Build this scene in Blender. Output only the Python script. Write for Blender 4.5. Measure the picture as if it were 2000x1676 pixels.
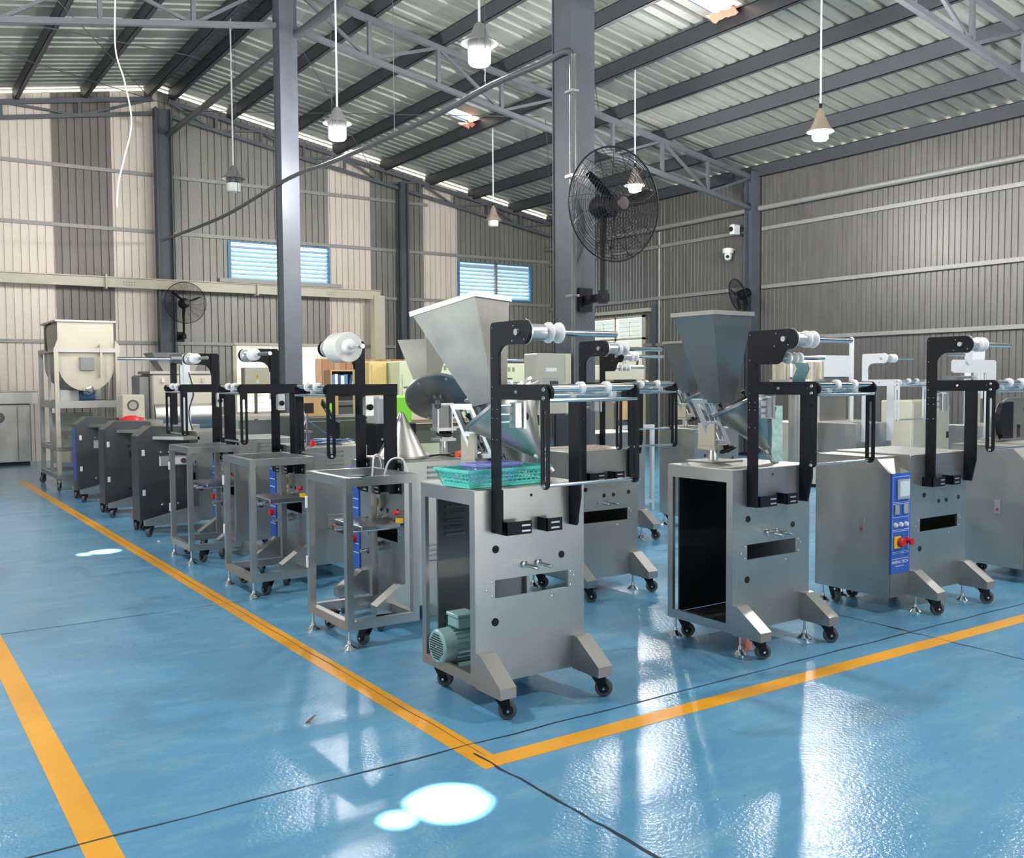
import bpy, math, random
from mathutils import Vector, Matrix
random.seed(7)
PI = math.pi
S = bpy.context.scene
COL = S.collection
for _o in list(bpy.data.objects):
    bpy.data.objects.remove(_o, do_unlink=True)

# ------------------------------------------------------------------ camera, sky, sun, exposure
cam_d = bpy.data.cameras.new('camera'); cam = bpy.data.objects.new('camera', cam_d); COL.objects.link(cam)
YAW, PITCH, ROLL = 0.59364143, 0.05053493, -0.00638106
fw = Vector((math.sin(YAW) * math.cos(PITCH), math.cos(YAW) * math.cos(PITCH), -math.sin(PITCH)))
rt = Vector((math.cos(YAW), -math.sin(YAW), 0)); up = rt.cross(fw)
c_, s_ = math.cos(ROLL), math.sin(ROLL)
R_, U_ = c_ * rt + s_ * up, -s_ * rt + c_ * up
cam.matrix_world = Matrix(((R_.x, U_.x, -fw.x, 0), (R_.y, U_.y, -fw.y, 0), (R_.z, U_.z, -fw.z, 1.5), (0, 0, 0, 1)))
cam_d.sensor_width = 36; cam_d.lens = 36 * 1883.85 / 2000; cam_d.clip_start = 0.05; cam_d.clip_end = 300
S.camera = cam

W = bpy.data.worlds.new('sky'); S.world = W; W.use_nodes = True
wn = W.node_tree; wn.nodes.clear()
sky = wn.nodes.new('ShaderNodeTexSky'); sky.sky_type = 'NISHITA'; sky.sun_disc = False
sky.sun_elevation = math.radians(62); sky.sun_rotation = math.radians(200)
bg = wn.nodes.new('ShaderNodeBackground'); bg.inputs[1].default_value = 0.16
wo = wn.nodes.new('ShaderNodeOutputWorld')
wn.links.new(sky.outputs[0], bg.inputs[0]); wn.links.new(bg.outputs[0], wo.inputs[0])

sun_d = bpy.data.lights.new('sun', 'SUN'); sun_d.energy = 60; sun_d.angle = math.radians(0.6); sun_d.color = (1, .96, .88)
sun = bpy.data.objects.new('sun', sun_d); COL.objects.link(sun)
SUN = Vector((0.10, -0.16, -1)).normalized()          # direction the light travels
sun.rotation_euler = SUN.to_track_quat('-Z', 'Y').to_euler()

S.view_settings.view_transform = 'Standard'; S.view_settings.look = 'None'
S.view_settings.gamma = 1; S.view_settings.use_curve_mapping = False
S.view_settings.exposure = 0.0
S.cycles.use_denoising = True
S.cycles.max_bounces = 8; S.cycles.diffuse_bounces = 4; S.cycles.glossy_bounces = 4
S.cycles.sample_clamp_indirect = 6
LAMP_W = 400

def area(name, loc, direction, sx, sy, energy, color=(1, 1, 1)):
    d = bpy.data.lights.new(name, 'AREA'); d.shape = 'RECTANGLE'; d.size = sx; d.size_y = sy; d.energy = energy; d.color = color
    o = bpy.data.objects.new(name, d); COL.objects.link(o); o.location = loc
    o.rotation_euler = Vector(direction).to_track_quat('-Z', 'Z').to_euler()
    return o
# area lamps added as ambient daylight in the unseen front and left doorways
area('daylight_fill_front', (5.0, -5.9, 2.3), (0, 1, 0.05), 9.0, 4.4, 125, (.95, .98, 1))
area('daylight_fill_left', (-4.5, 5.0, 2.1), (1, 0, 0.05), 9.0, 4.0, 120, (.95, .98, 1))

# ------------------------------------------------------------------ materials
def mat(name, col, metal=0.0, rough=0.5, noise=0.0, scale=20.0, rough_var=0.0, bump=0.0, bump_scale=60.0, emit=None, stretch=None, spec=None):
    m = bpy.data.materials.new(name); m.use_nodes = True
    n = m.node_tree.nodes; l = m.node_tree.links; b = n['Principled BSDF']
    b.inputs['Base Color'].default_value = (*col, 1); b.inputs['Metallic'].default_value = metal; b.inputs['Roughness'].default_value = rough
    if spec is not None: b.inputs['Specular IOR Level'].default_value = spec
    if noise or rough_var or bump:
        tc = n.new('ShaderNodeTexCoord'); mp = n.new('ShaderNodeMapping'); l.new(tc.outputs['Object'], mp.inputs[0])
        if stretch: mp.inputs['Scale'].default_value = stretch
        nz = n.new('ShaderNodeTexNoise'); nz.inputs['Scale'].default_value = scale; nz.inputs['Detail'].default_value = 5
        l.new(mp.outputs[0], nz.inputs['Vector'])
        if noise:
            mx = n.new('ShaderNodeMix'); mx.data_type = 'RGBA'; l.new(nz.outputs['Fac'], mx.inputs['Factor'])
            mx.inputs['A'].default_value = (*[max(0, c * (1 - noise)) for c in col], 1); mx.inputs['B'].default_value = (*[min(1, c * (1 + noise)) for c in col], 1)
            l.new(mx.outputs['Result'], b.inputs['Base Color'])
        if rough_var:
            mr = n.new('ShaderNodeMapRange'); mr.inputs['To Min'].default_value = max(.02, rough - rough_var); mr.inputs['To Max'].default_value = min(1, rough + rough_var)
            l.new(nz.outputs['Fac'], mr.inputs['Value']); l.new(mr.outputs['Result'], b.inputs['Roughness'])
        if bump:
            n2 = n.new('ShaderNodeTexNoise'); n2.inputs['Scale'].default_value = bump_scale; n2.inputs['Detail'].default_value = 3
            l.new(tc.outputs['Object'], n2.inputs['Vector'])
            bp = n.new('ShaderNodeBump'); bp.inputs['Strength'].default_value = bump; bp.inputs['Distance'].default_value = .01
            l.new(n2.outputs['Fac'], bp.inputs['Height']); l.new(bp.outputs['Normal'], b.inputs['Normal'])
    if emit:
        b.inputs['Emission Color'].default_value = (*emit[:3], 1); b.inputs['Emission Strength'].default_value = emit[3]
    return m

STEEL = mat('brushed_steel', (.475, .47, .45), .92, .36, .16, 3.0, .09)
STEELD = mat('satin_steel_dark', (.235, .24, .245), .9, .34, .10, 4.0, .06)
STEELX = mat('gunmetal_steel', (.125, .13, .135), .85, .36, .10, 4.0, .06)
DARKP = mat('near_black_inner_sheet', (.035, .036, .042), .6, .35, .1, 4)
GALV = mat('hopper_sheet', (.36, .355, .32), .7, .40, .35, 7, .10)
STEELW = mat('warm_bare_steel', (.53, .49, .41), .55, .45, .12, 3.0, .08)
ALU = mat('machined_aluminium', (.72, .72, .73), .8, .32)
CHROME = mat('polished_chrome', (.80, .81, .82), 1, .13)
BLACK = mat('black_powder_coat', (.0055, .006, .010), 0, .5, .2, 60, spec=.28)
RUBBER = mat('black_rubber', (.012, .012, .012), 0, .6)
WHEEL = mat('grey_nylon_wheel', (.10, .095, .09), 0, .45)
WHITE = mat('white_nylon', (.80, .81, .82), 0, .35)
WPAINT = mat('white_painted_steel', (.72, .74, .76), .1, .35)
SCREW = mat('zinc_screw', (.75, .75, .76), 1, .25)
DARK = mat('dark_cavity', (.012, .012, .013), 0, .8)
COLUMN = mat('blue_grey_column_paint', (.085, .097, .122), .1, .42, .25, 4)
TRUSS = mat('grey_truss_paint', (.105, .113, .130), .1, .5, .2, 6)
PURLIN = mat('spangled_dark_purlin', (.062, .066, .078), .3, .5, .35, 55)
GIRT = mat('galvanised_girt', (.30, .30, .29), .4, .5, .25, 25)
ROOF = mat('weathered_galvalume_roof', (.285, .293, .268), .25, .48, .30, 5, .1, stretch=(.25, 2.5, 1))
WLIGHT = mat('pale_wall_sheet', (.70, .63, .56), .2, .45, .13, 3, .1, stretch=(1.5, 1.5, .25))
WMID = mat('grey_wall_sheet', (.235, .23, .215), .35, .42, .18, 3, .1, stretch=(1.5, 1.5, .25))
WDARK = mat('dull_brown_wall_sheet', (.17, .155, .14), .3, .45, .18, 3, .1, stretch=(1.5, 1.5, .25))
WRIGHT = mat('bare_zinc_wall_sheet', (.160, .157, .152), .5, .42, .20, 7, .08, stretch=(1.2, 1.2, .3))
YELLOW = mat('orange_yellow_floor_paint', (.80, .36, .012), 0, .35, .10, 9, .08)
JOINT = mat('dark_floor_joint', (.012, .02, .03), 0, .7)
CREAM = mat('cream_painted_steel', (.52, .50, .40), .1, .45, .10, 5)
PALEGREEN = mat('pale_green_enamel', (.55, .60, .42), .05, .4, .06, 4)
TEAL = mat('mint_green_enamel', (.30, .50, .50), .1, .35, .05, 12)
BASKET = mat('turquoise_plastic', (.10, .62, .52), 0, .4)
LILAC = mat('lilac_plastic', (.36, .36, .78), 0, .4)
BLUE = mat('blue_control_film', (.03, .11, .46), 0, .35, .08, 30)
SCREEN = mat('touchscreen', (.62, .70, .74), 0, .15)
GREYP = mat('grey_plastic', (.33, .34, .35), 0, .45)
RED = mat('red_plastic', (.62, .02, .03), 0, .3)
YPLAST = mat('yellow_plastic', (.85, .55, .02), 0, .35)
PINK = mat('pink_rag_cloth', (.45, .17, .15), 0, .9, .3, 40)
LIME = mat('lime_green_plastic', (.25, .75, .05), 0, .4)
ORANGE = mat('orange_brown_panel', (.60, .29, .14), 0, .5, .1, 8)
WOOD = mat('plywood', (.58, .36, .17), 0, .55, .2, 6)
BINDER = [mat('binder_blue', (.08, .22, .42), 0, .5), mat('binder_white', (.72, .75, .78), 0, .5), mat('binder_navy', (.03, .06, .16), 0, .5)]
FILMROLL = mat('clear_film_roll', (.70, .70, .68), 0, .2, .05, 30)
FILMTEAL = mat('teal_wrapper_film', (.20, .34, .33), .1, .25, .5, 45)
SALMON = mat('salmon_insulation', (.70, .30, .20), 0, .7, .3, 12)
CONC = mat('yard_concrete', (.45, .44, .41), 0, .9, .2, 2)
VANWHITE = mat('white_shutter', (.80, .80, .77), 0, .5)
CABLEW = mat('white_cable', (.72, .72, .70), 0, .5)
CABLEB = mat('blue_air_hose', (.05, .16, .38), 0, .4)
PIPE = mat('grey_conduit', (.10, .105, .115), .3, .4)
TAG = mat('label_white', (.75, .76, .78), 0, .5)
LOUVER = mat('blue_white_louver_blade', (.50, .68, .82), 0, .4)
BLUEFRAME = mat('blue_window_frame', (.05, .22, .42), .1, .4)
LAMPGREY = mat('lamp_aluminium', (.45, .45, .47), .6, .35)
LAMPTAN = mat('lamp_bell_tan', (.40, .33, .27), .4, .4)
LENSON = mat('lamp_lens_lit', (.9, .9, .9), 0, .4, emit=(1, .98, .95, 40))
LENSOFF = mat('lamp_lens_unlit', (.72, .72, .70), 0, .35)
GUARD = mat('perforated_grey_guard', (.18, .175, .165), .3, .5)
TEALSTEEL = mat('teal_tinted_steel', (.27, .31, .32), .9, .28, .1, 3)
LEAF = mat('dry_leaf', (.20, .10, .06), 0, .8)

def floor_mat():
    m = bpy.data.materials.new('blue_epoxy_floor'); m.use_nodes = True
    n = m.node_tree.nodes; l = m.node_tree.links; b = n['Principled BSDF']
    tc = n.new('ShaderNodeTexCoord')
    big = n.new('ShaderNodeTexNoise'); big.inputs['Scale'].default_value = .55; big.inputs['Detail'].default_value = 4; l.new(tc.outputs['Object'], big.inputs['Vector'])
    mp = n.new('ShaderNodeMapping'); mp.inputs['Scale'].default_value = (.9, 2.6, 1); mp.inputs['Rotation'].default_value = (0, 0, .35); l.new(tc.outputs['Object'], mp.inputs[0])
    mid = n.new('ShaderNodeTexNoise'); mid.inputs['Scale'].default_value = 2.6; mid.inputs['Detail'].default_value = 9; mid.inputs['Roughness'].default_value = .68; l.new(mp.outputs[0], mid.inputs['Vector'])
    r1 = n.new('ShaderNodeMix'); r1.data_type = 'RGBA'; r1.inputs['A'].default_value = (.080, .255, .445, 1); r1.inputs['B'].default_value = (.140, .375, .575, 1); l.new(big.outputs['Fac'], r1.inputs['Factor'])
    r2 = n.new('ShaderNodeMix'); r2.data_type = 'RGBA'; r2.inputs['B'].default_value = (.215, .415, .505, 1); l.new(r1.outputs['Result'], r2.inputs['A'])
    cr = n.new('ShaderNodeValToRGB'); cr.color_ramp.elements[0].position = .48; cr.color_ramp.elements[1].position = .72; l.new(mid.outputs['Fac'], cr.inputs[0])
    mm = n.new('ShaderNodeMath'); mm.operation = 'MULTIPLY'; mm.inputs[1].default_value = .6; l.new(cr.outputs[0], mm.inputs[0]); l.new(mm.outputs[0], r2.inputs['Factor'])
    # grime specks and scuffs
    sp = n.new('ShaderNodeTexNoise'); sp.inputs['Scale'].default_value = 5.5; sp.inputs['Detail'].default_value = 9; sp.inputs['Roughness'].default_value = .75; l.new(mp.outputs[0], sp.inputs['Vector'])
    c2 = n.new('ShaderNodeValToRGB'); c2.color_ramp.elements[0].position = .60; c2.color_ramp.elements[1].position = .72; l.new(sp.outputs['Fac'], c2.inputs[0])
    m2 = n.new('ShaderNodeMath'); m2.operation = 'MULTIPLY'; m2.inputs[1].default_value = .65; l.new(c2.outputs[0], m2.inputs[0])
    r3 = n.new('ShaderNodeMix'); r3.data_type = 'RGBA'; l.new(r2.outputs['Result'], r3.inputs['A']); r3.inputs['B'].default_value = (.11, .21, .26, 1); l.new(m2.outputs[0], r3.inputs['Factor'])
    vo = n.new('ShaderNodeTexNoise'); vo.inputs['Scale'].default_value = 26; vo.inputs['Detail'].default_value = 2; l.new(mp.outputs[0], vo.inputs['Vector'])
    c4 = n.new('ShaderNodeValToRGB'); c4.color_ramp.elements[0].position = .745; c4.color_ramp.elements[1].position = .77; l.new(vo.outputs['Fac'], c4.inputs[0])
    r4 = n.new('ShaderNodeMix'); r4.data_type = 'RGBA'; l.new(r3.outputs['Result'], r4.inputs['A']); r4.inputs['B'].default_value = (.03, .06, .09, 1); l.new(c4.outputs[0], r4.inputs['Factor'])
    l.new(r4.outputs['Result'], b.inputs['Base Color'])
    mr = n.new('ShaderNodeMapRange'); b.inputs['Specular IOR Level'].default_value = .36; mr.inputs['To Min'].default_value = .10; mr.inputs['To Max'].default_value = .27; l.new(mid.outputs['Fac'], mr.inputs['Value']); l.new(mr.outputs['Result'], b.inputs['Roughness'])
    fine = n.new('ShaderNodeTexNoise'); fine.inputs['Scale'].default_value = 60; fine.inputs['Detail'].default_value = 3; l.new(tc.outputs['Object'], fine.inputs['Vector'])
    wav = n.new('ShaderNodeTexNoise'); wav.inputs['Scale'].default_value = 3.0; wav.inputs['Detail'].default_value = 2; l.new(tc.outputs['Object'], wav.inputs['Vector'])
    ad = n.new('ShaderNodeMath'); ad.operation = 'MULTIPLY_ADD'; ad.inputs[1].default_value = 1.5; l.new(wav.outputs['Fac'], ad.inputs[0]); l.new(fine.outputs['Fac'], ad.inputs[2])
    bp = n.new('ShaderNodeBump'); bp.inputs['Strength'].default_value = .5; bp.inputs['Distance'].default_value = .004; l.new(ad.outputs[0], bp.inputs['Height']); l.new(bp.outputs['Normal'], b.inputs['Normal'])
    return m
FLOOR = floor_mat()

# ------------------------------------------------------------------ mesh builder
class MB:
    def __init__(s): s.v = []; s.f = []; s.sm = []
    def add(s, vs, fs, smooth=False):
        o = len(s.v); s.v += [tuple(v) for v in vs]; s.f += [tuple(i + o for i in f) for f in fs]; s.sm += [smooth] * len(fs); return s
    def box(s, x0, x1, y0, y1, z0, z1):
        return s.add([(x0, y0, z0), (x1, y0, z0), (x1, y1, z0), (x0, y1, z0), (x0, y0, z1), (x1, y0, z1), (x1, y1, z1), (x0, y1, z1)],
                     [(0, 3, 2, 1), (4, 5, 6, 7), (0, 1, 5, 4), (1, 2, 6, 5), (2, 3, 7, 6), (3, 0, 4, 7)])
    def cbox(s, x0, x1, y0, y1, z0, z1, b=.006):
        # box with all vertical and top edges chamfered
        b = min(b, (x1 - x0) * .45, (y1 - y0) * .45, (z1 - z0) * .45)
        def ring(i, z): return [(x0 + i, y0, z), (x1 - i, y0, z), (x1, y0 + i, z), (x1, y1 - i, z), (x1 - i, y1, z), (x0 + i, y1, z), (x0, y1 - i, z), (x0, y0 + i, z)]
        def ins(z): return [(x0 + b, y0 + b, z), (x1 - b, y0 + b, z), (x1 - b, y0 + b, z), (x1 - b, y1 - b, z), (x1 - b, y1 - b, z), (x0 + b, y1 - b, z), (x0 + b, y1 - b, z), (x0 + b, y0 + b, z)]
        rs = [ring(b, z0), ring(b, z1 - b), ins(z1)]
        vs = [p for r in rs for p in r]; fs = []
        for k in range(2):
            for i in range(8):
                j = (i + 1) % 8; fs.append((k * 8 + i, k * 8 + j, k * 8 + 8 + j, k * 8 + 8 + i))
        fs.append(tuple(range(7, -1, -1))); fs.append((16, 18, 20, 22))
        return s.add(vs, fs)
    def cyl(s, p0, p1, r, n=16, r2=None, caps=True):
        p0, p1 = Vector(p0), Vector(p1); r2 = r if r2 is None else r2; d = (p1 - p0).normalized()
        a = d.orthogonal().normalized(); b = d.cross(a); vs = []
        for p, q in ((p0, r), (p1, r2)):
            for i in range(n):
                t = 2 * PI * i / n; vs.append(p + (a * math.cos(t) + b * math.sin(t)) * q)
        s.add(vs, [(i, (i + 1) % n, n + (i + 1) % n, n + i) for i in range(n)], True)
        if caps:
            s.add(vs[:n], [tuple(range(n - 1, -1, -1))]); s.add(vs[n:], [tuple(range(n))])
        return s
    def tube(s, pts, r, n=8, closed=False):
        pts = [Vector(p) for p in pts]; m = len(pts); vs = []; prev = None
        for i, p in enumerate(pts):
            if closed: t = pts[(i + 1) % m] - pts[i - 1]
            else: t = pts[min(i + 1, m - 1)] - pts[max(i - 1, 0)]
            t.normalize()
            if prev is None: a = t.orthogonal().normalized()
            else:
                a = prev - t * prev.dot(t)
                a = a.normalized() if a.length > 1e-6 else t.orthogonal().normalized()
            prev = a; b = t.cross(a)
            for k in range(n):
                q = 2 * PI * k / n; vs.append(p + (a * math.cos(q) + b * math.sin(q)) * r)
        fs = []
        for i in range(m if closed else m - 1):
            j = (i + 1) % m
            for k in range(n): fs.append((i * n + k, i * n + (k + 1) % n, j * n + (k + 1) % n, j * n + k))
        s.add(vs, fs, True)
        if not closed: s.add(vs[:n], [tuple(range(n - 1, -1, -1))]); s.add(vs[-n:], [tuple(range(n))])
        return s
    def lathe(s, prof, o, d, n=24):
        # prof: (radius, distance along d)
        o, d = Vector(o), Vector(d).normalized(); a = d.orthogonal().normalized(); b = d.cross(a); vs = []
        for r, h in prof:
            for i in range(n):
                t = 2 * PI * i / n; vs.append(o + d * h + (a * math.cos(t) + b * math.sin(t)) * max(r, 1e-4))
        fs = []
        for k in range(len(prof) - 1):
            for i in range(n): fs.append((k * n + i, k * n + (i + 1) % n, k * n + n + (i + 1) % n, k * n + n + i))
        return s.add(vs, fs, True)
    @staticmethod
    def _m(ax, u, v, w): return {'x': (w, u, v), 'y': (u, w, v), 'z': (u, v, w)}[ax]
    def prism(s, poly, ax, a0, a1):
        n = len(poly); vs = [s._m(ax, u, v, a0) for u, v in poly] + [s._m(ax, u, v, a1) for u, v in poly]
        return s.add(vs, [tuple(range(n - 1, -1, -1)), tuple(range(n, 2 * n))] + [(i, (i + 1) % n, n + (i + 1) % n, n + i) for i in range(n)])
    def ringp(s, outer, inner, ax, a0, a1):
        n = len(outer)
        vs = [s._m(ax, u, v, w) for w in (a0, a1) for loop in (outer, inner) for u, v in loop]; fs = []
        for i in range(n):
            j = (i + 1) % n
            fs += [(i, j, n + j, n + i), (2 * n + i, 3 * n + i, 3 * n + j, 2 * n + j), (i, 2 * n + i, 2 * n + j, j), (n + i, n + j, 3 * n + j, 3 * n + i)]
        return s.add(vs, fs)
    def build(s, name, m, parent=None, at=None, rot=None):
        me = bpy.data.meshes.new(name); me.from_pydata(s.v, [], s.f); me.polygons.foreach_set('use_smooth', s.sm)
        import bmesh
        bm = bmesh.new(); bm.from_mesh(me); bmesh.ops.recalc_face_normals(bm, faces=bm.faces); bm.to_mesh(me); bm.free()
        if any(s.sm): me.set_sharp_from_angle(angle=math.radians(40))
        me.materials.append(m)
        o = bpy.data.objects.new(name, me); COL.objects.link(o)
        if parent: o.parent = parent
        if at is not None: o.location = at
        if rot is not None: o.rotation_euler = rot
        return o

def rect(u0, u1, v0, v1): return [(u0, v0), (u1, v0), (u1, v1), (u0, v1)]
def stadium(cu, v0, v1, r, n=6):
    p = [(cu + r * math.cos(t), v1 - r + r * math.sin(t)) for t in [PI * k / n for k in range(n + 1)]]
    return p + [(cu + r * math.cos(t), v0 + r + r * math.sin(t)) for t in [PI + PI * k / n for k in range(n + 1)]]
def arc(cu, cv, r, a0, a1, n=6): return [(cu + r * math.cos(a0 + (a1 - a0) * k / n), cv + r * math.sin(a0 + (a1 - a0) * k / n)) for k in range(n + 1)]
def spline(ps, n=6):
    ps = [Vector(p) for p in ps]; out = []
    for i in range(len(ps) - 1):
        a, b, c, d = ps[max(i - 1, 0)], ps[i], ps[i + 1], ps[min(i + 2, len(ps) - 1)]
        for k in range(n):
            t = k / n
            out.append(.5 * ((2 * b) + (c - a) * t + (2 * a - 5 * b + 4 * c - d) * t * t + (3 * b - a - 3 * c + d) * t ** 3))
    return out + [ps[-1]]
def thing(name, label, cat, loc=(0, 0, 0), rz=0, group=None):
    o = bpy.data.objects.new(name, None); COL.objects.link(o); o.location = loc; o.rotation_euler = (0, 0, rz); o.empty_display_size = .1
    o['label'] = label; o['category'] = cat
    if group: o['group'] = group
    return o
def tag(o, label, cat, group=None):
    o['label'] = label; o['category'] = cat
    if group: o['group'] = group
    return o
def struct(o, label=None):
    o['kind'] = 'structure'
    if label: o['label'] = label
    return o
def sempty(name):
    o = bpy.data.objects.new(name, None); COL.objects.link(o); o['kind'] = 'structure'; return o

# ------------------------------------------------------------------ building shell
XL, XM, XR, YF, YB = -4.65, 5.2, 15.05, -6.0, 20.5
SLOPE = .178
def roofz(x): return 7.48 - SLOPE * abs(x - XM)
fl = struct(MB().box(XL - .3, XR + .3, YF - .3, YB + .3, -.2, 0).build('floor', FLOOR), 'glossy blue epoxy workshop floor')
struct(MB().box(-60, 80, -60, 90, -.4, -.21).build('ground', CONC), 'pale concrete yard around the hall')
def line(x0, x1, y0, y1, lab):
    o = MB().box(x0, x1, y0, y1, -.01, .0012).build('painted_line', YELLOW, fl); o['label'] = lab
line(1.95, 2.055, 3.09, 16.45, 'orange-yellow line in front of the left machine row')
line(2.055, 9.4, 3.09, 3.195, 'orange-yellow line in front of the right machine row')
line(.54, .645, -1.0, 6.6, 'orange-yellow line at the left edge of the aisle')
def joint(p, q, w=.005, seed=0):
    rnd = random.Random(seed); p, q = Vector(p), Vector(q); n = 40; d = (q - p); nrm = Vector((-d.y, d.x)).normalized(); vs = []
    for i in range(n + 1):
        c = p + d * (i / n) + nrm * rnd.uniform(-.006, .006); ww = w * rnd.uniform(.5, 1.3)
        vs += [(c.x + nrm.x * ww, c.y + nrm.y * ww, .0016), (c.x - nrm.x * ww, c.y - nrm.y * ww, .0016)]
    MB().add(vs, [(2 * i, 2 * i + 1, 2 * i + 3, 2 * i + 2) for i in range(n)]).build('floor_joint', JOINT, fl)
joint((.0, 3.33), (9.0, 3.36), .005, 1); joint((-1, 6.42), (2.3, 6.46), .003, 2); joint((2.0, 3.25), (2.06, .8), .006, 3); joint((2.02, 3.2), (2.0, 12), .0025, 4)
joint((5.09, 3.5), (5.06, 1.2), .004, 5); joint((5.1, 3.4), (5.08, 4.4), .003, 6)

def ribs(mb, u0, u1, v0, v1, fn, pitch, rw, rh, phase=0):
    """trapezoid-ribbed sheet; fn(u, v, h) -> xyz, h = height of the rib"""
    us = [(u0, 0)]; k = math.ceil((u0 - phase) / pitch)
    while phase + k * pitch + rw < u1 - .001:
        c = phase + k * pitch
        if c > u0 + .001: us += [(c, 0), (c + rw * .22, rh), (c + rw * .78, rh), (c + rw, 0)]
        k += 1
    us.append((u1, 0)); vs = []
    for u, h in us: vs += [fn(u, v0, h), fn(u, v1, h)]
    mb.add(vs, [(2 * i, 2 * i + 1, 2 * i + 3, 2 * i + 2) for i in range(len(us) - 1)])

# back wall: individual ribbed sheets between the girts
wb = sempty('wall_back')
wtone = {}
W1, W2, BAY = (6.56, 8.87, 3.56, 4.50), (12.23, 14.44, 3.50, 4.43), (6.64, 9.25, .0, 2.28)
def bsheet(x0, x1, z0, z1, key, zr=None):
    mb = MB()
    ribs(mb, x0, x1, 0, 1, lambda u, v, h: (u, YB - .02 + h, z0 if v == 0 else (roofz(u) - .07 if zr else z1)), .143, .028, .028, phase=.02)
    mb.build('wall_sheet', {'L': WLIGHT, 'M': WMID, 'D': WDARK}[wtone.get(key, 'M')], wb)
edges = [XL, -3.5, -2.6, -1.6, -.6, .4, 1.3, 2.28, 3.20, 4.28, 5.2, 5.9, 6.64, 7.7, 8.87, 9.9, 10.63, 11.3, 12.23, 13.35, 14.44, XR]
tones = ['M', 'L', 'D', 'L', 'M', 'L', 'L', 'L', 'D', 'L', 'M', 'M', 'M', 'M', 'L', 'M', 'M', 'L', 'M', 'M', 'M']
for i in range(len(edges) - 1):
    a, b = edges[i], edges[i + 1]; wtone[i] = tones[i]
    lo = -.01
    if BAY[0] - .01 <= a and b <= BAY[1] - .3: lo = BAY[3]
    if a >= W1[0] and b <= W1[1] + .01:
        bsheet(a, b, lo, W1[2], i); bsheet(a, b, W1[3], 0, i, True)
    elif a >= W2[0] and b <= W2[1] + .01:
        bsheet(a, b, lo, W2[2], i); bsheet(a, b, W2[3], 0, i, True)
    else: bsheet(a, b, lo, 0, i, True)
def girtx(x0, x1, z, y=YB - .08): MB().box(x0, x1, y, y + .05, z, z + .07).build('girt', GIRT, wb)
for z, segs in ((5.66, ((XL, 5.05), (5.4, 10.55), (10.7, 11.4))), (4.52, ((XL, 5.05), (5.4, 10.55), (10.7, 15.0))), (3.40, ((9.9, 10.55), (10.7, 15.0))), (2.27, ((XL, 5.05), (5.4, 10.5)))):
    for a, b in segs: girtx(a, b, z)
for x, zt in ((5.22, 7.0), (10.63, 6.1)):
    m = MB(); w = .16 if x < 6 else .10
    m.box(x - w, x - w + .03, YB - .36, YB - .12, 0, zt); m.box(x + w - .03, x + w, YB - .36, YB - .12, 0, zt); m.box(x - w, x + w, YB - .25, YB - .22, 0, zt)
    o = m.build('wall_post', COLUMN, wb); o['label'] = 'dark blue-grey steel post'

# right wall
wr = sempty('wall_right'); DOOR = (16.75, 18.75, 2.98)
ys = [YF + i * 1.0 for i in range(0, 27)]; ys[-1] = YB
yed = sorted(set([y for y in ys if not (DOOR[0] - .4 < y < DOOR[1] + .4)] + [DOOR[0], DOOR[1], YB]))
for a, b in zip(yed[:-1], yed[1:]):
    m = MB(); lo = DOOR[2] if a >= DOOR[0] - .01 and b <= DOOR[1] + .01 else -.01
    ribs(m, a, b, 0, 1, lambda u, v, h, lo=lo: (XR - .02 + h, u, lo if v == 0 else 5.70), .105, .036, .015, phase=.03)
    m.build('wall_sheet', WRIGHT, wr)
for z in (4.44, 3.29, 2.25):
    for a, b in ((YF, 6.55), (6.85, 13.25), (13.55, YB)):
        if z == 2.25 and b == YB:
            MB().box(XR - .09, XR - .03, 13.55, DOOR[0], z, z + .07).build('girt', GIRT, wr); continue
        MB().box(XR - .09, XR - .03, a, b, z, z + .07).build('girt', GIRT, wr)
for a, b in ((YF, 6.55), (6.85, 13.25), (13.55, YB - .1)): MB().cyl((XR - .16, a, 4.87), (XR - .16, b, 4.87), .055, 12).build('wall_pipe', GIRT, wr)
for y in (-.0, 6.7, 13.4):
    m = MB(); m.box(XR - .32, XR - .08, y - .10, y - .08, 0, 5.6); m.box(XR - .32, XR - .08, y + .08, y + .10, 0, 5.6); m.box(XR - .21, XR - .19, y - .08, y + .08, 0, 5.6)
    m.build('wall_post', COLUMN, wr)
MB().cyl((XR - .06, 16.25, 0), (XR - .06, 16.25, 4.8), .03, 10).build('wall_pipe', GIRT, wr)
# door with glazed top lights in the right wall
d1 = sempty('door_1')
m = MB()
for y in (DOOR[0], 17.72, DOOR[1] - .06): m.box(XR - .08, XR, y, y + .06, 0, DOOR[2])
for z in (2.42, DOOR[2] - .05): m.box(XR - .08, XR, DOOR[0], DOOR[1], z, z + .05)
m.build('door_frame', CREAM, d1)
m = MB()
for k in range(2):
    y0 = DOOR[0] + .15 + k * .95
    for j in range(4): m.box(XR - .06, XR - .04, y0, y0 + .7, 2.52 + j * .1, 2.53 + j * .1)
    m.box(XR - .06, XR - .04, y0 + .34, y0 + .36, 2.5, 2.85)
m.build('window_bars', CREAM, d1)
MB().box(XR - .07, XR - .03, 17.78, DOOR[1] - .06, .02, 2.40).build('door_leaf', CREAM, d1)
MB().box(XR - .12, XR - .02, DOOR[0] - .2, DOOR[1] + .3, 3.05, 3.13).build('door_header', CREAM, d1)
MB().box(XR - .10, XR - .02, DOOR[0] - .42, DOOR[0] - .30, 0, 3.2).build('door_post', COLUMN, d1)

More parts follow.
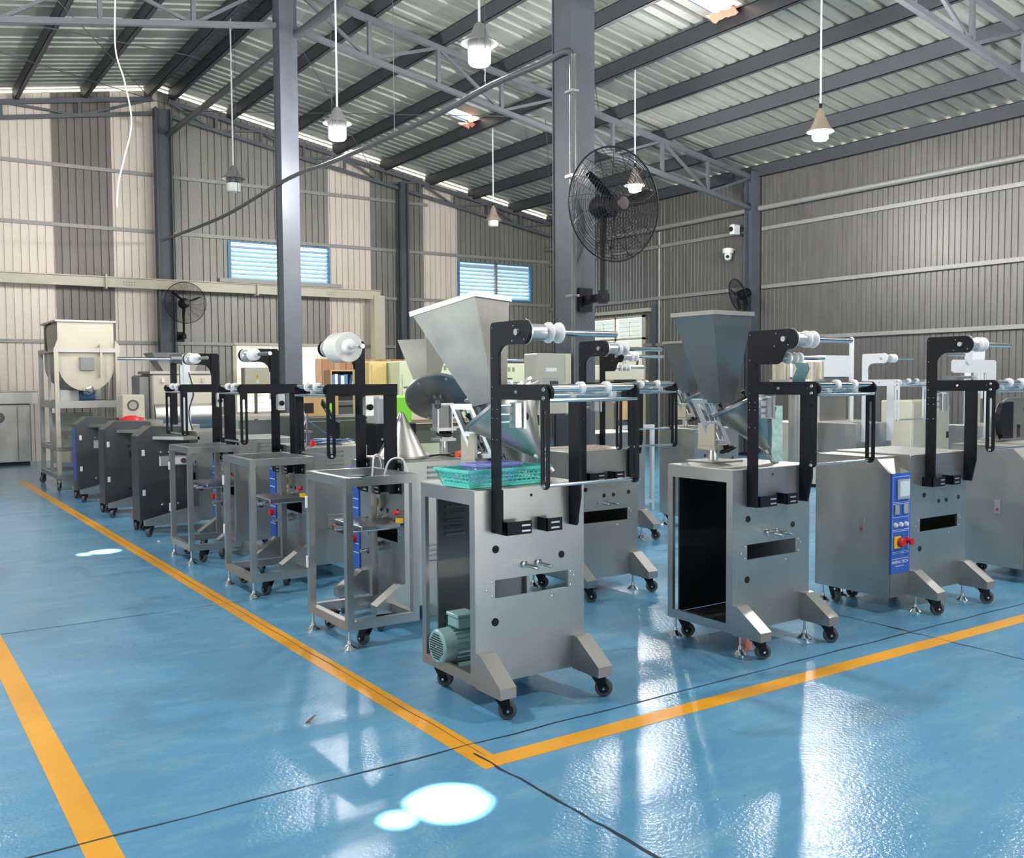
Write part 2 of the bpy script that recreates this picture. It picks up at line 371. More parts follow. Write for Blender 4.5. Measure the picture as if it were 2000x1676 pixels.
# left wall and front gable: never in view, but they close the hall; big doorways let the daylight in
wl = sempty('wall_left')
for a, b, lo in ((YF, .5, 0), (.5, 9.5, 4.1), (9.5, YB, 0)):
    m = MB(); ribs(m, a, b, 0, 1, lambda u, v, h, lo=lo: (XL + .02 - h, u, lo if v == 0 else 5.66), .25, .05, .03); m.build('wall_sheet', WMID, wl)
wf = sempty('wall_front')
for a, b, lo in ((XL, .5, 0), (.5, 9.5, 4.5), (9.5, XR, 0)):
    m = MB(); ribs(m, a, b, 0, 1, lambda u, v, h, lo=lo: (u, YF + .02 - h, lo if v == 0 else roofz(u) - .05), .25, .05, .03); m.build('wall_sheet', WMID, wf)

# roof
ceil = sempty('ceiling')
def rsheet(y0, y1, side, spans):
    m = MB()
    for s0, s1, a, b in spans:
        ribs(m, a, b, 0, 1, lambda u, v, h, s0=s0, s1=s1: ((s0 if v == 0 else s1), u, roofz(s0 if v == 0 else s1) + h), .255, .105, .060, phase=.05)
    return m.build('roof_sheet', ROOF, ceil)
HOLES = [(1.63, 2.885, .20, .17), (1.69, 9.06, .20, .16)]      # small gaps in the left slope, right above the sun spots
hole_at = []
for (sx, sy, wx, wy) in HOLES:
    t = (roofz(sx) ) / -SUN.z; hole_at.append((sx - SUN.x * t, sy - SUN.y * t, wx, wy))
SKY = [(9.45, 10.16, 9.36, 9.84), (9.58, 10.18, 16.12, 16.52)]  # broken roof-light patches on the right slope
y = YF - .1
while y < YB + .35:
    y1 = min(y + 1.0, YB + .36)
    for side in (0, 1):
        x0, x1 = (XL - .25, XM) if side == 0 else (XM, XR + .25)
        spans = [(x0, x1, y, y1)]
        cut = [(hx - wx, hx + wx, hy - wy, hy + wy) for hx, hy, wx, wy in hole_at] if side == 0 else SKY
        for cx0, cx1, cy0, cy1 in cut:
            new = []
            for (a, b, c, d) in spans:
                e0, e1 = max(c, cy0), min(d, cy1)
                if e0 >= e1 - .001 or cx1 <= a or cx0 >= b: new.append((a, b, c, d)); continue
                if e0 > c + .002: new.append((a, b, c, e0))
                if e1 < d - .002: new.append((a, b, e1, d))
                new += [(a, cx0, e0, e1), (cx1, b, e0, e1)]
            spans = new
        rsheet(y, y1, side, spans)
    y += 1.0
def sun_mask(hx, hy, wx, wy, ells):
    # ragged patch plates, unseen, added so two rounded openings shape the sun spots
    n = 28; xm = hx + ells[0]
    wy += .13
    for a, b, (cx, cy, rx, ry) in ((hx - wx - .13, xm, ells[1]), (xm, hx + wx + .13, ells[2])):
        cx += hx; cy += hy
        inner = [(cx + rx * (1 + .06 * math.sin(3 * t + 1)) * math.cos(t), cy + ry * (1 + .07 * math.sin(2 * t)) * math.sin(t)) for t in [2 * PI * k / n for k in range(n)]]
        outer = []
        for k in range(n):
            t = 2 * PI * k / n; c, s = math.cos(t), math.sin(t); q = 1 / max(abs(c), abs(s)); outer.append(((a + b) / 2 + (b - a) / 2 * c * q, hy + wy * s * q))
        m = MB(); vs = [(x, y, roofz(x) + .046) for x, y in outer] + [(x, y, roofz(x) + .046) for x, y in inner]
        m.add(vs, [(i, (i + 1) % n, n + (i + 1) % n, n + i) for i in range(n)]).build('sun_mask_plate', ROOF, ceil)
sun_mask(*hole_at[0], (-.085, (-.145, .0, .050, .055), (.065, .02, .140, .145)))
sun_mask(*hole_at[1], (-.05, (-.10, -.03, .05, .07), (.07, .02, .115, .115)))
# purlins (C sections) along the hall
for k in range(9):
    for sg in (-1, 1):
        x = XM + sg * (.24 + k * 1.19); z = roofz(x) - .005
        m = MB(); m.box(x - .03, x - .022, YF, YB - .02, z - .235, z); m.box(x - .03, x + .045, YF, YB - .02, z - .235, z - .226); m.box(x - .03, x + .04, YF, YB - .02, z - .012, z - .004)
        m.box(x + .039, x + .045, YF, YB - .02, z - .235, z - .205)
        m.build('purlin', PURLIN, ceil)
MB().prism([(XM - .25, roofz(XM - .25) + .05), (XM, 7.55), (XM + .25, roofz(XM + .25) + .05), (XM + .25, roofz(XM + .25) + .06), (XM, 7.57), (XM - .25, roofz(XM - .25) + .06)], 'y', YF, YB).build('ridge_cap', ROOF, ceil)
# cream translucent sheets added so the two openings glow like overexposed sky
m = bpy.data.materials.new('cream_sky_glow'); m.use_nodes = True; nt = m.node_tree; nt.nodes.clear()
tr = nt.nodes.new('ShaderNodeBsdfTranslucent'); tr.inputs[0].default_value = (.55, .47, .38, 1); ou = nt.nodes.new('ShaderNodeOutputMaterial'); nt.links.new(tr.outputs[0], ou.inputs[0])
for cx0, cx1, cy0, cy1 in SKY:
    MB().add([(cx0 - .1, cy0 - .1, roofz(cx0 - .1) + .09), (cx1 + .1, cy0 - .1, roofz(cx1 + .1) + .09), (cx1 + .1, cy1 + .1, roofz(cx1 + .1) + .09), (cx0 - .1, cy1 + .1, roofz(cx0 - .1) + .09)], [(0, 1, 2, 3)]).build('sky_glow_sheet', m, ceil)
# torn salmon-coloured lining hanging at the broken roof-lights
for cx0, cx1, cy0, cy1 in SKY:
    x = cx1 - .03; pts = []; n = 8
    rnd = random.Random(int(cx1 * 100)); vs = []
    for i in range(n + 1):
        yy = cy0 + (cy1 - cy0) * i / n
        vs += [(x + .05, yy, roofz(x + .05)), (x - .10 - rnd.uniform(0, .14), yy, roofz(x) - .02 - rnd.uniform(0, .10)), (x - .05, yy, roofz(x) - .10 - rnd.uniform(0, .06))]
    m = MB(); m.add(vs, [(3 * i + j, 3 * i + j + 1, 3 * i + j + 4, 3 * i + j + 3) for i in range(n) for j in (0, 1)])
    o = m.build('torn_lining', SALMON, ceil); o['label'] = 'torn salmon-coloured lining hanging from a roof hole'
# trusses
def truss(Y, x0, x1, n, t0, b0, nm='roof_truss'):
    e = bpy.data.objects.new(nm, None); COL.objects.link(e); e.parent = ceil
    def zt(x): return t0 - SLOPE * abs(x - XM) * .967
    def zb(x): return b0 - SLOPE * abs(x - XM) * .983
    def bar(p, q, w, nme):
        p, q = Vector(p), Vector(q); d = (q - p).normalized(); a = Vector((0, 1, 0)); b = d.cross(a)
        vs = [c + a * i * w + b * j * w for c in (p, q) for i, j in ((-1, -1), (1, -1), (1, 1), (-1, 1))]
        MB().add(vs, [(3, 2, 1, 0), (4, 5, 6, 7), (0, 1, 5, 4), (1, 2, 6, 5), (2, 3, 7, 6), (3, 0, 4, 7)]).build(nme, TRUSS, e)
    bar((x0, Y, zt(x0)), (x1, Y, zt(x1)), .042, 'top_chord'); bar((x0, Y, zb(x0)), (x1, Y, zb(x1)), .036, 'bottom_chord')
    for i in range(n + 1):
        x = x0 + (x1 - x0) * i / n
        if 0 < i < n: bar((x, Y, zb(x)), (x, Y, zt(x)), .028, 'strut')
        if i < n:
            xn = x0 + (x1 - x0) * (i + 1) / n
            if i % 2 == 0: bar((x, Y, zt(x)), (xn, Y, zb(xn)), .022, 'web_brace')
            else: bar((x, Y, zb(x)), (xn, Y, zt(xn)), .022, 'web_brace')
for Y in (0.0, 6.7, 13.4):
    truss(Y, XM + .12, XR - .25, 8, 7.14, 6.56); truss(Y, XM - .12, XL + .25, 8, 7.14, 6.56)
truss(YB - .2, XM + .16, XR - .1, 10, 7.20, 6.92); truss(YB - .2, XM - .16, XL + .2, 7, 7.20, 6.92)
# ridge tie pipe, roof bracing rods
MB().cyl((5.33, YB - .3, 6.50), (5.30, 6.75, 6.34), .062, 14).build('ridge_tie_pipe', PIPE, ceil)
for p, q in (((2.2, 13.4, 6.3), (5.0, 20, 7.05)), ((0.5, 14, 5.9), (5.1, 19.5, 6.9)), ((5.4, 14, 6.9), (9.8, 20.2, 6.35)), ((9.8, 13.6, 6.0), (5.6, 20.2, 7.0)), ((6, 8, 6.8), (10.6, 13, 6.1)), ((10.2, 14, 6.1), (14.8, 20, 5.4)), ((-2, 12.5, 5.7), (4.9, 16.6, 6.95))):
    MB().cyl(p, q, .008, 6).build('brace_rod', PIPE, ceil)

# columns on the centre line
def column(y, lab):
    t = thing('steel_column', lab, 'column', (XM - .02, y, 0))
    w, zt = .13, 7.22
    m = MB(); m.box(-w, w, -.13, -.118, 0, zt); m.box(-w, w, .118, .13, 0, zt); m.build('flange', COLUMN, t)
    m = MB(); m.box(-w + .012, w - .012, -.118, .118, 0, zt); m.build('web', COLUMN, t)
    m = MB(); m.box(-.2, .2, -.2, .2, .0005, .02); m.build('base_plate', COLUMN, t)
    for sx in (-.16, .16):
        for sy in (-.165, .165): MB().cyl((sx, sy, .02), (sx, sy, .06), .014, 8).build('anchor_bolt', SCREW, t)
    return t
column(6.7, 'dark blue-grey steel column carrying the big wall fan'); column(13.4, 'blue-grey steel column behind the left machine row'); column(0.0, 'blue-grey steel column beside the front doorway')

# louvred windows in the back wall
def window(nm, x0, x1, z0, z1, nslat=9):
    e = sempty(nm)
    m = MB(); m.ringp(rect(x0, x1, z0, z1), rect(x0 + .05, x1 - .04, z0 + .04, z1 - .03), 'y', YB - .06, YB + .03); m.build('window_frame', BLUEFRAME, e)
    xm = x0 + (x1 - x0) * .51
    MB().box(xm - .025, xm + .025, YB - .06, YB + .03, z0, z1).build('mullion', GIRT, e)
    me = None
    for a, b in ((x0 + .05, xm - .025), (xm + .025, x1 - .04)):
        for k in range(nslat):
            z = z0 + .05 + (z1 - z0 - .1) * (k + .5) / nslat; h = (z1 - z0) / nslat * .46
            m = MB(); vs = [(a, YB - .03, z - h), (b, YB - .03, z - h), (b, YB + .05, z + h * .9), (a, YB + .05, z + h * .9), (a, YB - .025, z - h - .004), (b, YB - .025, z - h - .004), (b, YB + .055, z + h * .9 - .004), (a, YB + .055, z + h * .9 - .004)]
            m.add(vs, [(0, 1, 2, 3), (7, 6, 5, 4), (0, 4, 5, 1), (2, 6, 7, 3), (1, 5, 6, 2), (3, 7, 4, 0)]); m.build('louver_slat', LOUVER, e)
window('window_1', W1[0], W1[1], W1[2], W1[3]); window('window_2', W2[0], W2[1], W2[2], W2[3])
# low bay opening in the back wall with white hinged shutters outside, in full daylight
w3 = sempty('window_3')
m = MB()
m.box(BAY[0] - .03, BAY[0] + .05, YB - .08, YB + .04, 0, BAY[3]); m.box(BAY[0], BAY[1], YB - .09, YB + .02, BAY[3], BAY[3] + .06); m.box(8.83, 8.91, YB - .08, YB + .04, 0, BAY[3])
m.box(BAY[0], 8.9, YB - .1, YB + .1, 0, .86); m.build('window_frame', CREAM, w3)
for k, (a, b) in enumerate(((6.75, 7.62), (7.68, 8.15), (8.2, 8.85))):
    MB().box(a, b, YB + .55, YB + .6, .9, 2.35).build('shutter_leaf', VANWHITE, w3)
    m = MB(); m.ringp([(a + .05, 1.55), (b - .05, 1.55), (b - .02 - .02, 2.1), (a + .16, 2.1)], [(a + .065, 1.565), (b - .065, 1.565), (b - .06, 2.085), (a + .17, 2.085)], 'y', YB + .52, YB + .55)
    for z in (1.35, 1.18, 1.02): m.box(a + .05, b - .1, YB + .53, YB + .55, z, z + .012)
    m.build('pressed_panel', CREAM, w3)

# ------------------------------------------------------------------ pendant lamps, fans, cables overhead
def lamp(x, y, z, style, lit, label):
    t = thing('pendant_lamp', label, 'lamp', (x, y, z), 0, 'pendant lamps over the hall')
    ztop = roofz(x) - z - .001
    MB().cyl((0, 0, .34), (0, 0, ztop), .013, 8).build('drop_pipe', WPAINT, t)
    if style == 'ring':
        MB().lathe([(.02, .36), (.045, .34), (.10, .22), (.175, .165), (.185, .15), (.17, .155), (.09, .20), (.0, .21)], (0, 0, 0), (0, 0, 1), 32).build('reflector', LAMPGREY, t)
        m = MB()
        for k in range(28):
            a = 2 * PI * k / 28; c, s = math.cos(a), math.sin(a)
            m.add([(c * .06, s * .06, .08), (c * .115, s * .115, .08), (c * .12, s * .12, .17), (c * .06, s * .06, .19)], [(0, 1, 2, 3)])
        m.cyl((0, 0, .075), (0, 0, .19), .062, 20); m.build('heat_sink_fins', LAMPGREY, t)
        MB().lathe([(.0, -.06), (.09, -.055), (.108, -.035), (.112, .075), (.0, .08)], (0, 0, 0), (0, 0, 1), 28).build('diffuser', LENSON if lit else LENSOFF, t)
    else:
        MB().lathe([(.022, .36), (.03, .33), (.05, .31), (.06, .26), (.085, .20), (.125, .115), (.165, .075), (.17, .06), (.12, .07), (.0, .09)], (0, 0, 0), (0, 0, 1), 32).build('reflector', LAMPTAN, t)
        MB().lathe([(.0, -.05), (.08, -.045), (.10, -.025), (.105, .07), (.0, .075)], (0, 0, 0), (0, 0, 1), 28).build('diffuser', LENSON if lit else LENSOFF, t)
        MB().cyl((0, 0, .33), (0, 0, .42), .022, 10).build('cable_gland', BLACK, t)
    if lit:
        d = bpy.data.lights.new('lamp_light', 'POINT'); d.energy = LAMP_W; d.shadow_soft_size = .07; d.color = (1, .97, .93)
        o = bpy.data.objects.new('lamp_light', d); COL.objects.link(o); o.location = (x, y, z - .16)
    return t
lamp(5.20, 8.24, 4.68, 'ring', True, 'lit lamp with ribbed heat sink hanging left of the big fan column')
lamp(5.20, 11.68, 4.66, 'ring', True, 'lit lamp with ring reflector hanging right of the rear column')
lamp(5.07, 15.45, 4.60, 'ring', False, 'unlit white lamp hanging left of the rear column')
lamp(10.40, 8.24, 4.62, 'bell', True, 'lit bell-shaped lamp hanging before the right wall')
lamp(10.60, 12.07, 4.60, 'bell', True, 'lit bell-shaped lamp seen through the big fan cage')
lamp(10.40, 16.02, 4.56, 'bell', False, 'unlit bell-shaped lamp hanging before the rear wall windows')
lamp(5.20, 4.70, 4.66, 'ring', False, 'unlit lamp hanging over the front machines, nearest on the ridge')
lamp(10.40, 4.50, 4.62, 'bell', True, 'lit bell-shaped lamp hanging over the right front aisle')
lamp(10.40, 1.0, 4.62, 'bell', True, 'lit bell-shaped lamp hanging over the right front corner')
lamp(5.20, 1.0, 4.66, 'ring', True, 'lit lamp hanging beside the front doorway on the ridge')
lamp(0.1, 4.6, 4.66, 'bell', True, 'lit bell-shaped lamp hanging over the left aisle near the front')
lamp(0.1, 11.7, 4.66, 'bell', True, 'lit bell-shaped lamp hanging over the left aisle at the rear')

# conduit from the fan column to the rear post
cp = [(5.02, 6.50, 2.6), (5.02, 6.50, 4.05), (5.02, 6.50, 4.20), (5.03, 6.62, 4.27), (5.05, 6.97, 4.27), (5.05, 7.79, 4.29), (5.05, 9.0, 4.25), (5.05, 11.4, 4.27), (5.05, 13.0, 4.33), (5.06, 15.4, 4.24), (5.06, 17.0, 4.24), (5.08, 19.9, 4.32)]
m = MB(); m.tube(spline([(5.02, 6.50, .6)] + cp, 5), .028, 10)
t = thing('conduit_pipe', 'long grey conduit sagging from the fan column to the rear post', 'pipe', (0, 0, 0)); m.build('pipe', PIPE, t)
m = MB()
for y, z in ((7.9, 4.29), (9.8, 4.25), (11.5, 4.27), (15.2, 4.24)): m.cyl((5.05, y, z), (5.05, y, roofz(5.05) - .2), .004, 5)
m.build('hanger_wire', PIPE, t)
for z in (1.2, 2.2, 3.2, 3.9): MB().box(4.985, 5.055, 6.46, 6.565, z, z + .02).build('pipe_clip', SCREW, t)
tag(MB().tube(spline([(2.82, 13, 6.42), (2.80, 13, 5.7), (2.90, 13, 5.3), (2.97, 13, 4.8), (2.86, 13, 4.3), (2.79, 13, 4.0), (2.77, 13, 3.72)], 6), .009, 6).build('hanging_cable', CABLEW), 'loose white cable dangling from the roof at left', 'cable')

def fan(name, label, loc, rz, tilt, dia, pole, stand_z=None):
    t = thing(name, label, 'fan', loc, rz)
    r = dia / 2; m = MB(); ct, st = math.cos(tilt), math.sin(tilt)
    def P(x, y, z): return (x, y * ct + z * st, -y * st + z * ct)
    for side, dp in ((-1, .11), (1, .10)):
        for k in range(1, 19):
            q = k / 19; rr = r * q; yy = side * dp * (1 - q ** 2.2)
            m.tube([P(rr * math.cos(a), yy, rr * math.sin(a)) for a in [2 * PI * j / 30 for j in range(30)]], .0022, 4, True)
        for k in range(16):
            a = 2 * PI * k / 16 + (.1 if side > 0 else 0)
            m.tube([P(r * q * math.cos(a + .35 * q), side * dp * (1 - q ** 2.2), r * q * math.sin(a + .35 * q)) for q in (.08, .3, .5, .7, .85, 1)], .0024, 4)
    m.build('cage_wires', BLACK, t)
    MB().tube([P(r * math.cos(a), 0, r * math.sin(a)) for a in [2 * PI * j / 40 for j in range(40)]], .008, 6, True).build('cage_rim', BLACK, t)
    MB().lathe([(0, -.125), (.05, -.123), (.058, -.112), (.05, -.10), (0, -.10)], (0, 0, 0), P(0, 1, 0), 20).build('badge_cap', mat('dark_hub_badge', (.05, .04, .045), .3, .4) if 'dark_hub_badge' not in bpy.data.materials else bpy.data.materials['dark_hub_badge'], t)
    MB().lathe([(0, .02), (.085, .02), (.10, .06), (.10, .20), (.08, .25), (0, .26)], (0, 0, 0), P(0, 1, 0), 20).build('motor', BLACK, t)
    m = MB()
    for k in range(3):
        a = 2 * PI * k / 3 + .4; vs = []
        for q, w in ((.12, .06), (.35, .08), (.6, .085), (.80, .05)):
            for sgn in (-1, 1):
                aa = a + sgn * w / max(q, .3) * .5; vs.append(P(r * q * math.cos(aa), -.02 + sgn * .03, r * q * math.sin(aa)))
        m.add(vs, [(0, 1, 3, 2), (2, 3, 5, 4), (4, 5, 7, 6)], True)
    m.build('blade', BLACK, t)
    if pole == 'wall':
        m = MB(); m.cyl((0, .14, -.02), (0, .16, -.30), .028, 12); m.build('neck', BLACK, t)
        MB().cyl((0, .16, -.25), (0, .16, -r * 1.62), .022, 12).build('pole', BLACK, t)
        z = -r * 1.62
        m = MB(); m.box(-.04, .04, .12, .42, z - .03, z + .03); m.box(-.07, .07, .40, .425, z - .10, z + .10); m.cyl((0, .16, z - .05), (0, .16, z + .06), .04, 12); m.build('wall_bracket', BLACK, t)
    elif pole == 'stand':
        m = MB(); m.cyl((0, .14, -.02), (0, .15, -.25), .026, 12); m.cyl((0, .15, -.2), (0, .15, -loc[2] + .03), .016, 10); m.build('pole', BLACK, t)
        MB().lathe([(0, 0), (.22, 0), (.22, .02), (.05, .05), (0, .05)], (0, .15, -loc[2]), (0, 0, 1), 24).build('base', BLACK, t)
    return t
fan('wall_fan', 'large black wall fan in a round cage on the near column', (5.165, 6.13, 2.93), -.04, -.05, .92, 'wall')
fan('wall_fan', 'black caged fan on the rear post above the left machines', (5.45, 19.72, 3.09), .0, .05, .82, 'wall')
fan('wall_fan', 'small black fan turned sideways near the right wall', (14.3, 13.25, 3.12), -1.92, -.30, .68, 'stand')

# crane rail along the back wall, camera boxes
t = thing('crane_rail', 'cream steel beam running along the back wall under the louvres', 'beam', (0, 0, 0))
for a, b in ((XL + .1, 4.0), (4.02, 7.0), (7.02, 9.9)):
    m = MB(); m.box(a, b, YB - .50, YB - .42, 3.36, 3.54); m.box(a, b, YB - .56, YB - .36, 3.54, 3.56); m.build('beam_segment', CREAM, t)
for x in (4.35, 7.35, 8.6):
    m = MB()
    for k in range(5): m.cyl((x + k * .05, YB - .51, 3.47), (x + k * .05, YB - .50, 3.47), .008, 8); m.cyl((x + k * .05, YB - .51, 3.42), (x + k * .05, YB - .50, 3.42), .008, 8)
    m.build('splice_bolt', PIPE, t)
for x in (4.0, 7.0): MB().box(x, x + .03, YB - .58, YB - .34, 3.32, 3.60).build('splice_plate', CREAM, t)
m = MB(); m.box(9.72, 9.98, YB - .56, YB - .34, 0, 3.44); m.build('end_post', CREAM, t)
for y, z in ((-2, .3),): pass
MB().box(6.2, 8.9, YB - .62, YB - .40, 3.56, 3.64).build('cable_tray', GIRT, t)
t = thing('security_camera', 'white dome security camera on the right wall', 'camera', (14.86, 14.05, 4.05))
MB().cyl((0, 0, .02), (0, 0, .12), .11, 20).build('mount', WPAINT, t); MB().lathe([(.07, .02), (.08, -.02), (.07, -.09), (.04, -.12), (0, -.13)], (0, 0, 0), (0, 0, 1), 20).build('head', WPAINT, t)
MB().lathe([(0, 0), (.035, 0), (.03, .012), (0, .012)], (-.06, -.045, -.05), (-.8, -.5, -.1), 16).build('lens', DARK, t); MB().box(.0, .17, -.04, .04, .09, .12).build('arm', WPAINT, t)
t = thing('security_camera', 'white box security camera beside the right wall post', 'camera', (14.70, 13.72, 4.50))
MB().cbox(-.10, .10, -.06, .06, -.10, .10, .02).build('housing', WPAINT, t); MB().cyl((-.101, 0, .0), (-.115, 0, 0), .05, 16).build('lens', DARK, t); MB().box(.10, .3, -.03, .03, -.02, .02).build('arm', PIPE, t)

# ------------------------------------------------------------------ packaging machines
def caster(P, x, y, ztop, yaw=0.0, r=.040):
    m = MB(); m.box(x - .035, x + .035, y - .03, y + .03, ztop - .006, ztop); o = m.build('caster', BLACK, P)
    c, s = math.cos(yaw), math.sin(yaw); ox, oy = x - s * -.022, y - c * .022
    ax = Vector((c, -s, 0)); cx = Vector((x, y, r)) + Vector((s, c, 0)) * -.026
    m = MB()
    for sg in (-1, 1):
        a = ax * (.021 * sg); b = ax * (.026 * sg); q = Vector((s, c, 0))
        pts = [(-.03, .0), (.028, .0)]
        p = [Vector((x, y, ztop - .006)) + q * .03, Vector((x, y, ztop - .006)) - q * .035, cx - q * .012 + Vector((0, 0, -.008)), cx + q * .014 + Vector((0, 0, -.008))]
        m.add([v + a for v in p] + [v + b for v in p], [(0, 1, 2, 3), (7, 6, 5, 4), (0, 4, 5, 1), (1, 5, 6, 2), (2, 6, 7, 3), (3, 7, 4, 0)])
    m.cyl((x, y, ztop - .02), (x, y, ztop - .004), .024, 12)
    m.build('fork', BLACK, o)
    MB().lathe([(.012, -.018), (r * .72, -.018), (r - .002, -.014), (r, -.006), (r, .006), (r - .002, .014), (r * .72, .018), (.012, .018)], cx, ax, 22).build('wheel', WHEEL, o)
    MB().lathe([(0, -.030), (.010, -.030), (.012, -.019), (r * .60, -.019), (r * .62, .019), (.012, .019), (.010, .030), (0, .030)], cx, ax, 14).build('hub', RUBBER, o)
    MB().cyl(cx - ax * .032, cx + ax * .032, .006, 8).build('axle', SCREW, o)
    return o
def level_foot(P, x, y, ztop):
    m = MB(); m.cyl((x, y, .02), (x, y, ztop), .008, 10); m.lathe([(.042, 0), (.042, .006), (.03, .018), (.014, .032), (.012, .05), (0, .05)], (x, y, 0), (0, 0, 1), 20)
    m.build('levelling_foot', CHROME, P)
def leg(P, x0, x1, yf, z0=.105, zt=.266, ln=.20, flat=.035):
    m = MB(); m.prism([(yf, z0), (yf, zt), (yf - flat, zt), (yf - ln, z0 + .048), (yf - ln, z0)], 'x', x0, x1)
    return m.build('foot_bracket', STEEL, P)
def bolts(P, pts, r=.0075, ax=(1, 0, 0), h=.006, mt=SCREW):
    m = MB(); a = Vector(ax)
    for p in pts: m.lathe([(0, h), (r * .7, h), (r, h * .5), (r, 0)], p, a, 8)
    o = m.build('screws', mt, P); o['kind'] = 'stuff'; return o
def holes(P, pts, yf):
    for x, z, r in pts:
        o = MB().lathe([(0, .0012), (r * .8, .0012), (r, .0008), (r * 1.12, .0025), (r * 1.15, 0)], (x, yf, z), (0, -1, 0), 16).build('panel_hole', DARK, P)

def film_frame(P, fx, yf, fr, film=None, reel2=False, sensor=True, collars=True, low=.81):
    """unwind frame: two posts, an upper arm with the reel shaft, two cross arms, slotted links, rollers and a tie rod.  fx = x of the middle, yf = y of the panel it is bolted to"""
    xl, xr = fx - .215, fx + .225; T = .006; dy = yf + .249
    def Y(v): return v + dy
    MB().prism([(Y(-.25), low), (Y(-.318), low), (Y(-.318), 1.74), (Y(-.304), 1.757), (Y(-.262), 1.757), (Y(-.25), 1.74)], 'x', xl - T, xl + T).build('frame_post', fr, P)
    up_ = [(Y(-.300), 1.757), (Y(-.300), 1.575), (Y(-.322), 1.575)] + arc(Y(-.322) - .075, 1.580, .075, 0, PI / 2, 5) + [(Y(-.50), 1.655)] + [(Y(-.515) - .052 * math.sin(a), 1.705 - .052 * math.cos(a)) for a in [PI * k / 8 for k in range(9)]]
    if reel2: up_ = [(Y(-.300), 1.757), (Y(-.300), 1.575), (Y(-.46), 1.575), (Y(-.485), 1.59), (Y(-.495), 1.62), (Y(-.52), 1.655)] + [(Y(-.535) - .052 * math.sin(a), 1.705 - .052 * math.cos(a)) for a in [PI * k / 8 for k in range(9)]]
    MB().prism(up_, 'x', xl - T - .010, xl - T).build('upper_arm', fr, P)
    for x, n in ((xl, 0), (xr, 1)):
        ya = -.30 if n == 0 else -.25
        MB().prism([(Y(ya), 1.415), (Y(ya), 1.482)] + arc(Y(-.70), 1.449, .033, PI / 2, 3 * PI / 2, 6), 'x', x - T - .010 if n == 0 else x + T, x - T if n == 0 else x + T + .010).build('cross_arm', fr, P)
    MB().prism([(Y(-.25), low), (Y(-.305), low), (Y(-.335), low + .14), (Y(-.335), 1.47), (Y(-.325), 1.482), (Y(-.25), 1.482)], 'x', xr - T, xr + T).build('frame_post', fr, P)
    for x, n in ((xl - T - .022, 0), (xr + T + .012, 1)):
        m = MB(); m.ringp(stadium(Y(-.69), 1.045, 1.475, .027, 8), stadium(Y(-.69), 1.075, 1.375, .009, 8), 'x', x, x + .010); m.build('slotted_link', fr, P)
    # fixing flanges on the panel
    for x in (xl, xr): MB().box(x - .004, x + .055 if x == xl else x + .05, yf - .007, yf, low, low + .19).build('fixing_flange', fr, P)
    # rollers and collars
    for y_, z_, r_, a, b in ((-.70, 1.466, .0165, xl, xr), (-.655, 1.438, .014, xl, xr - .03), (-.712, 1.416, .009, xl - .02, xr + .015)):
        o = MB().cyl((a, Y(y_), z_), (b, Y(y_), z_), r_, 14).build('roller', CHROME, P)
        if collars and r_ > .01:
            for cx in ((-.075, .065) if r_ > .015 else (-.09, .13)): MB().lathe([(r_, 0), (r_ + .010, .002), (r_ + .010, .026), (r_, .028)], (fx + cx, Y(y_), z_), (1, 0, 0), 18).build('collar', WHITE, o)
    MB().cyl((xl - .03, Y(-.69), 1.062), (xr + .03, Y(-.69), 1.062), .0075, 10).build('tie_rod', CHROME, P)
    # reel shaft with hub and two spool discs
    ys, zs = Y(-.505) - (.02 if reel2 else 0), 1.706
    o = MB().cyl((xl - .01, ys, zs), (fx + .30, ys, zs), .0145, 14).build('reel_shaft', CHROME, P)
    MB().lathe([(.055, 0), (.056, .006), (.040, .010), (.036, .02), (.036, .095), (.03, .10), (0, .10)], (xl + .006, ys, zs), (1, 0, 0), 22).build('brake_hub', ALU, o)
    if film:
        MB().lathe([(.02, 0), (.088, 0), (.092, .004), (.092, .17), (.088, .174), (.05, .176), (.02, .172)], (fx - .07, ys, zs), (1, 0, 0), 32).build('film_roll', FILMROLL, o)
        MB().lathe([(.015, 0), (.045, 0), (.05, .004), (.03, .03), (.015, .032)], (fx + .105, ys, zs), (1, 0, 0), 22).build('spool_disc', WHITE, o)
    else:
        for cx in (-.10, -.045): MB().lathe([(.0145, 0), (.030, .002), (.046, .012), (.046, .020), (.028, .032), (.0145, .034)], (fx + cx, ys, zs), (1, 0, 0), 24).build('spool_disc', WHITE, o)
    MB().cyl((xl - T - .024, ys + .02, zs), (xl - T - .01, ys + .02, zs), .014, 12).build('shaft_nut', ALU, o)
    if reel2:
        o = MB().cyl((xl - .01, Y(-.47), 1.607), (fx + .14, Y(-.47), 1.607), .009, 12).build('reel_shaft', CHROME, P)
        for cx in (-.17, -.12, -.08): MB().lathe([(.009, 0), (.030, .004), (.032, .014), (.02, .026), (.009, .028)], (fx + cx, Y(-.47), 1.607), (1, 0, 0), 18).build('spool_disc', WHITE, o)
    bolts(P, [(xl - T - .010, Y(q), z) for q, z in ((-.47, 1.449), (-.665, 1.449))] + [(xl - T - .022, Y(-.69), z) for z in (1.46, 1.425, 1.06)], .010, (-1, 0, 0), .008)
    bolts(P, [(xl - T, Y(q), z) for z in (1.735, 1.60, 1.47, 1.42, 1.37, 1.33, 1.235) for q in (-.266, -.304)], .0035, (-1, 0, 0), .003)
    bolts(P, [(xl - T - .01, Y(-.45), 1.735), (xl - T - .01, Y(-.53), 1.675), (xl - T - .01, Y(-.44), 1.67)], .004, (-1, 0, 0), .003)
    bolts(P, [(x + .028, yf - .007, z) for x in (xl, xr) for z in (low + .03, low + .09, low + .15)], .010, (0, -1, 0), .008)
